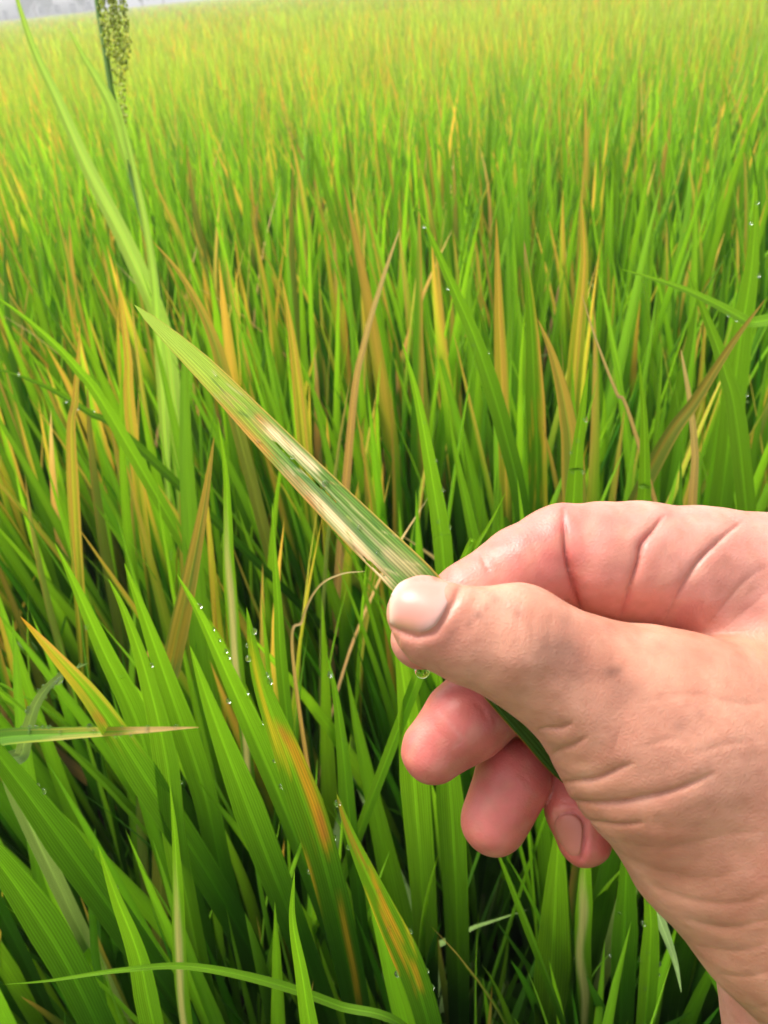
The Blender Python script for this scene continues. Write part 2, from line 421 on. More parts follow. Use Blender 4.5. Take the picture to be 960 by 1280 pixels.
def surface_nets(d, o, h):
    nx, ny, nz = d.shape
    s = d < 0
    c = [d[i:nx - 1 + i, j:ny - 1 + j, k:nz - 1 + k] for i in (0, 1) for j in (0, 1) for k in (0, 1)]
    cs = sum((x < 0).astype(np.int8) for x in c)
    act = (cs > 0) & (cs < 8)
    ai = np.argwhere(act)
    vid = np.full(act.shape, -1, np.int32); vid[act] = np.arange(len(ai))
    cv = np.stack([x[act] for x in c], 1)
    off = np.array([(i, j, k) for i in (0, 1) for j in (0, 1) for k in (0, 1)], float)
    acc = np.zeros((len(ai), 3)); cnt = np.zeros(len(ai))
    for a in range(8):
        for b in range(a + 1, 8):
            if np.abs(off[a] - off[b]).sum() != 1: continue
            va, vb = cv[:, a], cv[:, b]; q = (va < 0) != (vb < 0)
            t = np.where(q, va / np.where(q, va - vb, 1), 0)
            acc += np.where(q[:, None], off[a] + t[:, None] * (off[b] - off[a]), 0); cnt += q
    v = (ai + acc / cnt[:, None]) * h + o
    fs = []
    for ax in range(3):
        a = np.moveaxis(s, ax, 0); V = np.moveaxis(vid, ax, 0)
        e = a[:-1, 1:-1, 1:-1] != a[1:, 1:-1, 1:-1]
        i, j, k = np.nonzero(e)
        q = np.stack([V[i, j, k], V[i, j + 1, k], V[i, j + 1, k + 1], V[i, j, k + 1]], 1)
        flip = a[:-1, 1:-1, 1:-1][e]
        if ax == 1: flip = ~flip
        q[~flip] = q[~flip][:, ::-1]
        fs.append(q)
    f = np.concatenate(fs); f = f[(f >= 0).all(1)]
    return v, f

HS = 0.00055
lo = np.array([-0.002, -0.190, 0.146]); hi = np.array([0.225, 0.012, 0.290])
ax = [np.arange(lo[i], hi[i], HS, dtype=np.float32) for i in range(3)]
# a coarse pass finds where the surface runs; only those blocks are evaluated finely
B = 8
Xc, Yc, Zc = np.meshgrid(*[a[::B] + HS * B / 2 for a in ax], indexing='ij')
dc = hand_sdf(Xc, Yc, Zc)
D = np.repeat(np.repeat(np.repeat(dc, B, 0), B, 1), B, 2)[:len(ax[0]), :len(ax[1]), :len(ax[2])].astype(np.float32)
near = np.argwhere(np.abs(dc) < HS * B * 2.2)
ii = (near[:, None, :] * B + np.array([(i, j, k) for i in range(B) for j in range(B) for k in range(B)])[None]).reshape(-1, 3)
ii = ii[(ii < np.array(D.shape)).all(1)]
D[ii[:, 0], ii[:, 1], ii[:, 2]] = hand_sdf(ax[0][ii[:, 0]], ax[1][ii[:, 1]], ax[2][ii[:, 2]])
hv, hf = surface_nets(D, lo, HS)

def sdf_grad(v, e=0.0004):
    g = np.stack([hand_sdf(v[:, 0] + (e if i == 0 else 0), v[:, 1] + (e if i == 1 else 0), v[:, 2] + (e if i == 2 else 0)) -
                  hand_sdf(v[:, 0] - (e if i == 0 else 0), v[:, 1] - (e if i == 1 else 0), v[:, 2] - (e if i == 2 else 0)) for i in range(3)], 1)
    return g / (np.linalg.norm(g, axis=1, keepdims=True) + 1e-9)

gn = sdf_grad(hv)
hv = hv - gn * np.clip(hand_sdf(hv[:, 0], hv[:, 1], hv[:, 2]), -0.0006, 0.0006)[:, None]

def vnoise(p, seed, f):
    r = np.random.default_rng(seed); o = np.zeros(len(p))
    for _ in range(10):
        k = r.normal(0, 1, 3); k = k / np.linalg.norm(k) * f * r.uniform(0.6, 1.5)
        o += np.sin(p @ k + r.uniform(0, 6.28))
    return o / 4.5
# sculpting: creases and wrinkles pressed into the skin, swellings raised
hx = CX + F * hv[:, 0] / hv[:, 2]; hy = CY - F * hv[:, 1] / hv[:, 2]
facing = np.clip(-gn[:, 2] * 2.0, 0, 1)
_, dth, dix, dmi, dri, dpi, dpa = hand_sdf(hv[:, 0], hv[:, 1], hv[:, 2], True)
own = np.argmin(np.stack([dth, dix, dmi, dri, dpi, dpa]), 0)
on_thumb = (own == 0)
def crease(poly, depth, width, only=None, lip=0.12, rim=False):
    global disp
    poly = catmull(poly, 24); d, al = seg_dist(hx + 1.6 * wob1, hy + 1.6 * wob2, poly)
    k = (facing if not rim else np.clip(-gn[:, 2] * 2 + 0.9, 0, 1)) * np.sin(np.pi * np.clip(al, 0, 1)) ** (0.8 if not rim else 0.45)
    if only is not None: k = k * only
    w_ = width * (0.30 + 0.22 * np.sin(np.pi * al))
    disp += k * depth * 1e-3 * (-np.exp(-(d / w_) ** 1.4) - 0.30 * np.exp(-(d / (2.6 * width)) ** 2) + lip * np.exp(-((d - 2.6 * width) / (1.5 * width)) ** 2))
wob1 = vnoise(hv, 21, 500); wob2 = vnoise(hv, 22, 500)
disp = np.zeros(len(hv))
back = on_thumb.astype(float)
for poly, dp, wd in [
    ([(702, 978), (722, 977), (742, 974), (765, 966), (792, 954)], 2.4, 5.5), ([(715, 1000), (740, 1006), (775, 1006), (815, 998), (850, 986), (892, 966)], 2.5, 7),
    ([(728, 1024), (748, 1028), (775, 1032), (805, 1028)], 1.5, 5), ([(755, 1052), (830, 1060), (905, 1046), (960, 1040)], 0.6, 8),
    ([(862, 944), (905, 930), (950, 925)], 0.4, 7), ([(800, 935), (830, 926), (860, 928)], 0.45, 6), ([(672, 912), (688, 912), (700, 912), (716, 905)], 1.6, 5), ([(685, 946), (702, 938), (718, 932), (735, 920)], 1.3, 6),
    ([(810, 1104), (870, 1128), (930, 1128), (965, 1112)], 0.9, 8), ([(850, 1146), (905, 1162), (965, 1150)], 1.1, 7), ([(872, 1185), (920, 1190), (965, 1180)], 0.8, 6),
    ([(890, 1215), (930, 1222), (965, 1215)], 0.8, 5), ([(800, 1085), (880, 1098), (950, 1085)], 0.5, 8), ([(900, 1250), (940, 1262), (965, 1260)], 0.6, 5),
    ([(652, 748), (646, 775), (650, 800)], 0.25, 4), ([(668, 752), (664, 785), (668, 812)], 0.3, 4), ([(690, 765), (684, 795), (690, 825)], 0.25, 5),
    ([(600, 742), (592, 765), (588, 790)], 0.22, 5), ([(880, 870), (930, 880), (965, 876)], 0.35, 9), ([(800, 880), (850, 870), (900, 868)], 0.3, 10),
    ([(780, 905), (770, 930), (778, 950)], 0.4, 6)]:
    crease(poly, dp * (0.48 if poly[0][1] < 1040 else 0.33), wd * (0.9 if poly[0][1] < 1040 else 1.5), back, rim=poly[0][0] < 740 and poly[0][1] > 880)
fr = 1 - back
for poly, dp, wd in [
    ([(706, 628), (705, 668), (710, 705), (722, 752), (730, 775)], 3.4, 6), ([(601, 690), (606, 705), (614, 722)], 0.8, 3.5), ([(660, 668), (668, 690), (678, 712)], 0.3, 5),
    ([(834, 642), (822, 655), (803, 680), (796, 700), (785, 735), (772, 775)], 3.2, 6), ([(930, 650), (915, 662), (885, 690), (862, 715), (845, 745), (825, 785)], 2.2, 5.5),
    ([(965, 705), (935, 722), (905, 755), (870, 800)], 0.6, 4), ([(830, 672), (838, 700), (860, 728)], 0.4, 4), ([(880, 745), (876, 765), (886, 780)], 0.5, 3), ([(965, 735), (930, 765), (900, 790)], 0.4, 4),
    ([(556, 905), (570, 912), (578, 925), (570, 935)], 0.35, 2.5), ([(540, 895), (548, 915), (556, 925)], 0.3, 4), ([(588, 872), (600, 884), (612, 906)], 0.5, 4), ([(600, 1000), (618, 1004), (640, 1000)], 0.25, 4), ([(612, 985), (635, 988), (660, 980)], 0.45, 4), ([(700, 1000), (712, 1004), (724, 1002)], 0.4, 3), ([(640, 962), (655, 972), (664, 985)], 0.3, 4), ([(610, 890), (618, 900), (618, 915)], 0.3, 4)]:
    crease(poly, dp * 0.5, wd * 0.85, fr)
# nail bed groove and the fold of skin behind the thumbnail
NAIL = [(487, 778), (487, 752), (492, 738), (502, 727), (524, 719), (548, 722), (571, 734), (563, 752), (552, 772), (540, 787), (522, 793), (500, 787)]
d, al = seg_dist(hx, hy, [(488, 784), (500, 790), (522, 797), (543, 791), (556, 773), (568, 752), (576, 734)])
disp += back * facing * 1e-3 * (-0.55 * np.exp(-(d / 3.5) ** 2) + 0.28 * np.exp(-((d - 11) / 9) ** 2) * (hx > 500))
d, al = seg_dist(hx, hy, [(695, 1035), (697, 1019), (717, 1014), (731, 1029), (731, 1051), (727, 1072)])
disp += (own == 4) * facing * 1e-3 * (-0.5 * np.exp(-(d / 2.5) ** 2) + 0.2 * np.exp(-((d - 8) / 5) ** 2))
# soft swellings of the thumb: knuckle, ball
for (x, y, r, a) in [(690, 800, 45, 0.9), (605, 770, 40, 0.5), (760, 850, 60, -0.6), (870, 900, 80, 0.6), (762, 712, 46, 1.9), (838, 725, 38, 1.0), (890, 735, 45, 0.9), (660, 712, 40, 0.7), (590, 740, 28, 0.5)]:
    disp += facing * a * 1e-3 * np.exp(-((hx - x) ** 2 + (hy - y) ** 2) / r ** 2) * (back if y > 760 or x < 700 else fr)
# low uneven relief everywhere
disp += 0.00026 * vnoise(hv, 3, 220) + 0.00012 * vnoise(hv, 6, 480) + 0.00008 * vnoise(hv, 4, 900)
# long fine wrinkles that cross the wrist and the ball of the thumb
wr = np.sin((hy - 0.28 * (hx - 800)) / 7.5 + 3.5 * vnoise(hv, 8, 110) + 1.2 * vnoise(hv, 9, 330)) * sm(1000, 1120, hy + 0.35 * (hx - 800)) * back
disp += 0.00003 * wr * facing * np.clip(0.4 + vnoise(hv, 31, 90), 0, 1.2)
hv2 = hv + gn * disp[:, None]

# skin colour
TAN = np.array([0.62, 0.282, 0.185]); PINK = np.array([0.63, 0.225, 0.18]); RED = np.array([0.60, 0.125, 0.11]); PALMC = np.array([0.66, 0.30, 0.235])
tn = np.tile(TAN, (len(hv), 1))
def blend(mask, c):
    global tn
    tn = tn + (np.asarray(c) - tn) * np.clip(mask, 0, 1)[:, None]
tip = lambda x, y, r: np.exp(-((hx - x) ** 2 + (hy - y) ** 2) / r ** 2)
soft = lambda a, b: 1 / (1 + np.exp((a - b) / 0.0012))
fing_d = np.minimum(np.minimum(dix, dmi), np.minimum(dri, dpi))
blend(soft(np.minimum(fing_d, dpa), dth), PALMC)
blend(soft(np.minimum(dmi, np.minimum(dri, dpi)), np.minimum(dth, dix)) * 0.9, RED)
blend(soft(dix, np.minimum(dth, dmi)) * sm(840, 640, hx) * 0.55, PINK)
blend(tip(548, 935, 75) * (own == 2) * 0.35, PINK); blend(tip(605, 1030, 60) * (own == 3) * 0.3, PINK)
blend(tip(515, 800, 45) * 0.55, PINK); blend(tip(530, 760, 60) * 0.4 * back, PINK)
blend((own == 2) * np.exp(-(seg_dist(hx, hy, [(548, 890), (566, 908), (577, 922), (568, 934)])[0] / 3) ** 2) * 0.22, [0.72, 0.42, 0.36])
blend(tip(690, 690, 60) * fr * 0.5, RED); blend(tip(850, 770, 40) * fr * 0.35, RED); blend(fr * np.exp(-(seg_dist(hx, hy, [(706, 630), (706, 680), (722, 752)])[0] / 6) ** 2) * 0.5, RED); blend(fr * np.exp(-(seg_dist(hx, hy, [(834, 645), (803, 680), (780, 760)])[0] / 6) ** 2) * 0.45, RED)  # redder along the two forefinger creases and in the palm hollow
n1 = vnoise(hv, 11, 130); n2 = vnoise(hv, 12, 420)
blend(0.35 * np.clip(n1, 0, 1) * back, [0.67, 0.34, 0.235]); blend(0.5 * np.clip(-n1, 0, 1) * back, [0.51, 0.21, 0.13])
blend(0.35 * np.clip(n2, 0, 1), [0.55, 0.19, 0.125]); blend(0.3 * np.clip(vnoise(hv, 14, 800), 0, 1), [0.64, 0.34, 0.23]); blend(0.25 * np.clip(vnoise(hv, 15, 1600), 0, 1), [0.48, 0.19, 0.12])
SPOT = [0.22, 0.10, 0.07]
for (x, y, r, a) in [(597, 773, 6, .55), (588, 782, 5, .4), (607, 765, 5, .4), (616, 755, 6, .35), (648, 771, 6, .4), (764, 842, 8, .6), (772, 838, 5, .4), (690, 815, 26, .28), (720, 820, 18, .2), (775, 866, 20, .25), (632, 762, 14, .22), (610, 775, 16, .22), (660, 790, 22, .2), (705, 812, 24, .22), (745, 835, 16, .2), (795, 862, 12, .22), (860, 905, 22, .14), (848, 912, 7, .3), (875, 897, 7, .25), (720, 850, 14, .15), (820, 895, 28, .12), (900, 1000, 40, .1)]:
    blend(back * min(1, 1.05 * a) * np.exp(-((hx - x + 3 * n2) ** 2 + (hy - y + 3 * n1) ** 2) / r ** 2), SPOT)

def cam2world(v): return CAM + np.asarray(v) @ BASIS
HORG = P(960, 1000, .19)
M_SKIN = skin_material(); M_NAIL = nail_material()
hme = mesh_np('person', cam2world(hv2) - HORG, hf[:, ::-1], tint=tn, mat=M_SKIN)
bm = bmesh.new(); bm.from_mesh(hme); bmesh.ops.recalc_face_normals(bm, faces=bm.faces); bm.to_mesh(hme); bm.free()
hand = obj('person', hme, loc=HORG)
tag(hand, 'bare hand of a person pinching the streaked leaf between thumb and forefinger', 'person')

def front_depth(px, py):
    z = np.full(px.shape, 0.150)
    for _ in range(60):
        d = hand_sdf((px - CX) * z / F, -(py - CY) * z / F, z); z = z + np.clip(d * 0.7, -0.002, 0.004)
    return z

def nail(outline, lift, tint_fn, blend_flat=0.5):
    o = catmull(list(outline) + [outline[0]], 57)[:-1]; n = len(o)
    c = o.mean(0)
    rings = np.linspace(1, 0.0, 13)
    pp = np.concatenate([c + (o - c) * r for r in rings[:-1]] + [c[None]])
    rr = np.concatenate([np.full(n, r) for r in rings[:-1]] + [[0.0]])
    z = front_depth(pp[:, 0], pp[:, 1])
    A = np.stack([np.ones(len(pp)), pp[:, 0] - c[0], pp[:, 1] - c[1], (pp[:, 0] - c[0]) ** 2, (pp[:, 1] - c[1]) ** 2, (pp[:, 0] - c[0]) * (pp[:, 1] - c[1])], 1)
    sd0 = hand_sdf((pp[:, 0] - CX) * z / F, -(pp[:, 1] - CY) * z / F, z)
    hit = (np.abs(sd0) < 0.0004) & (z < 0.24)
    co = np.linalg.lstsq(A[hit], z[hit], rcond=None)[0]
    z = np.where(hit, z, A @ co)
    z = z * (1 - blend_flat) + (A @ co) * blend_flat
    z = z - lift * np.sqrt(np.clip(1 - rr ** 6, 0, 1)) + 0.0003 * (rr > 0.99)
    v = P(pp[:, 0], pp[:, 1], z)
    f = []
    for k in range(len(rings) - 2):
        for i in range(n):
            j = (i + 1) % n; f.append((k * n + i, k * n + j, (k + 1) * n + j, (k + 1) * n + i))
    last = len(pp) - 1; k = len(rings) - 2
    f += [(k * n + i, k * n + (i + 1) % n, last, last) for i in range(n)]
    me = bpy.data.meshes.new('fingernail'); me.from_pydata((v - HORG).tolist(), [], [tuple(dict.fromkeys(q)) for q in f])
    for p in me.polygons: p.use_smooth = True
    a = me.attributes.new('tint', 'FLOAT_COLOR', 'POINT'); t = np.ones((len(v), 4), np.float32); t[:, :3] = tint_fn(pp[:, 0], pp[:, 1], rr); a.data.foreach_set('color', t.ravel())
    me.materials.append(M_NAIL)
    return obj('fingernail', me, hand)

def thumb_nail_tint(x, y, r):
    c = np.tile([0.63, 0.275, 0.215], (len(x), 1))
    c = c + (np.array([0.60, 0.30, 0.17]) - c) * (sm(765, 790, y) * sm(535, 505, x))[:, None]
    d, _ = seg_dist(x, y, [(571, 734), (563, 752), (552, 772), (540, 787)])
    k = np.exp(-(d / 15) ** 2)[:, None]; c = c + (np.array([0.68, 0.42, 0.36]) - c) * k * 0.8
    d, _ = seg_dist(x, y, [(487, 778), (487, 752), (492, 738), (502, 727)])
    k = np.exp(-(d / 6) ** 2)[:, None]; c = c + (np.array([0.66, 0.47, 0.36]) - c) * k
    return c
nl = nail(NAIL, 0.0007, thumb_nail_tint)
nl['label'] = 'broad pink thumbnail with pale half moon'
nail([(697, 1048), (693, 1030), (702, 1019), (717, 1018), (728, 1029), (728, 1051), (724, 1070), (712, 1070)], 0.00035, lambda x, y, r: np.tile([0.50, 0.17, 0.125], (len(x), 1)))

# ------------------------------------------------------------------ the streaked leaf in the hand
hl = [(168, 381, .236), (250, 457, .224), (330, 540, .213), (400, 612, .203), (455, 667, .1955), (517, 728, .1875), (572, 790, .1862), (625, 862, .1868), (665, 912, .1885), (705, 960, .192), (760, 1000, .196)]
n, nu = 300, 41
cl = catmull(hl, n)
pts = P(cl[:, 0], cl[:, 1], cl[:, 2])
s = np.linspace(0, 1, n)
wpx = np.interp(cl[:, 0], [168, 185, 215, 250, 330, 400, 455, 517, 600, 690, 760], [0.5, 13, 25, 34, 46, 54, 60, 64, 56, 40, 30])
widths = wpx * cl[:, 2] / F
nrm = CAM - pts; nrm /= np.linalg.norm(nrm, axis=1, keepdims=True)
nrm = nrm + np.array([0.25, 0.1, 0.35]); nrm /= np.linalg.norm(nrm, axis=1, keepdims=True)
v, f, uv, U, V = ribbon(pts, widths * 0.92, nrm, nu=nu, fold=0.10)
lx, ly, lz = proj(v)
lift = 0.00022 * np.cos(U * 2 * np.pi * 7) * (widths / widths.max())[(np.arange(len(U)) // nu)]
v = v + lift[:, None] * np.repeat(nrm, nu, 0)
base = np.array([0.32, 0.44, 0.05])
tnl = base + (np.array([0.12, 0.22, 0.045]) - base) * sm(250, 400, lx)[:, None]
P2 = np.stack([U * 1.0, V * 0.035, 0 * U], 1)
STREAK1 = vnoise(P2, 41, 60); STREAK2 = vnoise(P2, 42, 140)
tnl = tnl + (np.array([0.045, 0.12, 0.02]) - tnl) * sm(560, 600, lx)[:, None]  # shade under the thumb painted into the leaf colour
def paint(poly, wd, col, a, jag=2.0):
    global tnl
    d, al = seg_dist(lx, ly, poly)
    d = d + jag * 0.9 * STREAK1 + jag * 0.5 * STREAK2
    k = (np.exp(-(np.maximum(d, 0) / wd) ** 2.2) * a * sm(0, 0.25, al + 0.08 * STREAK2 + 0.05) * sm(1.0, 0.78, al + 0.08 * STREAK1 - 0.05))[:, None]
    tnl = tnl + (np.array(col) - tnl) * k
eu = np.minimum(U, 1 - U)
paint([(330, 553), (390, 613), (440, 668), (500, 722)], 9, [0.075, 0.19, 0.045], .7)
paint([(350, 538), (420, 605), (480, 665), (530, 712)], 9, [0.10, 0.22, 0.03], .5)
paint([(205, 437), (255, 490), (300, 530), (345, 577)], 5, [0.52, 0.235, 0.055], .9)
paint([(205, 430), (270, 490), (330, 550)], 7, [0.34, 0.34, 0.04], .5)
paint([(262, 452), (300, 488), (340, 520)], 4, [0.46, 0.33, 0.06], .6)
paint([(318, 516), (330, 530), (350, 549)], 6, [0.50, 0.25, 0.07], .9)
paint([(328, 528), (350, 548), (380, 574), (404, 594)], 6.5, [0.74, 0.60, 0.36], 1.0, 1.2)
paint([(345, 578), (380, 612), (405, 638)], 5, [0.45, 0.27, 0.12], .7)
paint([(383, 610), (425, 655), (455, 692), (492, 738)], 7, [0.74, 0.58, 0.34], 1.0, 1.2)
paint([(430, 672), (460, 700), (485, 722)], 3, [0.22, 0.11, 0.04], .7)
paint([(475, 684), (500, 702), (530, 722)], 9, [0.40, 0.33, 0.17], .8, 4)
paint([(440, 645), (470, 676), (492, 696)], 2.5, [0.42, 0.36, 0.20], .6)
paint([(380, 632), (385, 622), (395, 640)], 4, [0.40, 0.18, 0.06], .6)
for k in range(46):
    t = RNG.uniform(0.1, 0.55); i = int(t * n); q = RNG.uniform(0.1, 0.9); j = i * nu + int(q * nu)
    paint([(lx[j], ly[j]), (lx[j] + RNG.uniform(8, 40) * 0.7, ly[j] + RNG.uniform(8, 40) * 0.72)], RNG.uniform(0.8, 2), [(0.30, 0.33, 0.10), (0.42, 0.28, 0.10), (0.05, 0.13, 0.03), (0.5, 0.42, 0.22)][k % 4], .6, 0.8)
paint([(345, 585), (400, 645), (450, 700), (487, 742)], 2.2, [0.56, 0.27, 0.08], .8, 0.8)
paint([(355, 555), (410, 612), (470, 676)], 1.6, [0.34, 0.36, 0.16], .7, 0.8)
paint([(372, 588), (430, 650), (500, 720)], 1.3, [0.05, 0.13, 0.04], .7, 0.8)
paint([(410, 600), (470, 662), (535, 718)], 1.6, [0.40, 0.38, 0.15], .6, 0.8)
k = (sm(0.045, 0.0, eu) * 0.8)[:, None]; tnl = tnl + (np.array([0.48, 0.27, 0.06]) - tnl) * k
# two splits torn along the veins
fu = U[f].mean(1); fx, fy = lx[f].mean(1), ly[f].mean(1)
cut = np.zeros(len(f), bool)
for poly, wd in [([(338, 547), (362, 571), (386, 594), (420, 628)], 1.5), ([(452, 694), (466, 707), (482, 721)], 1.6)]:
    d, al = seg_dist(fx, fy, poly); cut |= d < wd * np.sin(np.pi * np.clip(al, 0.02, 0.98)) ** 0.6
org = pts[200]
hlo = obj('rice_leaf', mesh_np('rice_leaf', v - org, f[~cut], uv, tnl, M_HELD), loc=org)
tag(hlo, 'plucked rice leaf with cream streaks and orange edges held in the fingers', 'leaf')
HELD_V = v

# ------------------------------------------------------------------ dew
dm = bpy.data.meshes.new('water_droplet')
bm = bmesh.new(); bmesh.ops.create_icosphere(bm, subdivisions=3, radius=1.0)
for vv in bm.verts:
    if vv.co.z < -0.35: vv.co.z = -0.35 + (vv.co.z + 0.35) * 0.2
for q in bm.faces: q.smooth = True
bm.to_mesh(dm); bm.free(); dm.materials.append(M_WATER)
def droplet(p, nrm, r, label, group=None, stretch=1.0):
    o = obj('water_droplet', dm, loc=p)
    o.rotation_euler = Vector(nrm).to_track_quat('Z', 'Y').to_euler()
    o.scale = (r, r, r * 0.8 * stretch)
    return tag(o, label, 'droplet', group)

for (x, y, r, txt) in [(407, 606, .0009, 'round dew drop on the streaked leaf beside the end of its cream streak'), (324, 553, .0006, 'tiny dew drop on the lower edge of the held leaf'),
                    (270, 470, .0005, 'speck of dew on the held leaf nearer its tip'), (366, 572, .0006, 'dew drop on the cream streak of the held leaf'), (450, 660, .0006, 'dew drop on the held leaf close to its upper edge'), (472, 690, .0005, 'dew drop on the held leaf just before the thumb')]:
    j = int(np.argmin(np.hypot(lx - x, ly - y))); i = j // nu
    droplet(v[j] + nrm[i] * r * 0.25, nrm[i], r, txt)
hd = obj('water_droplet', dm, loc=P(528, 838, .1935)); hd.scale = (.0019, .0019, .0021); hd.rotation_euler = (math.radians(180), 0, 0)
tag(hd, 'clear water drop hanging under the fingertip of the pinching hand', 'droplet')

# ------------------------------------------------------------------ rice plants the photograph lets one single out
# tip first: pixels down the blade; depth of the tip; width in pixels; kind; label
def down(tipw, px, py, lean=0.0):
    """point on the ray through (px, py) most nearly below the tip"""
    d = P(px, py, 1.0) - CAM
    t = float((tipw[:2] - CAM[:2]) @ d[:2] / (d[:2] @ d[:2]))
    return CAM + d * t * (1 + lean)

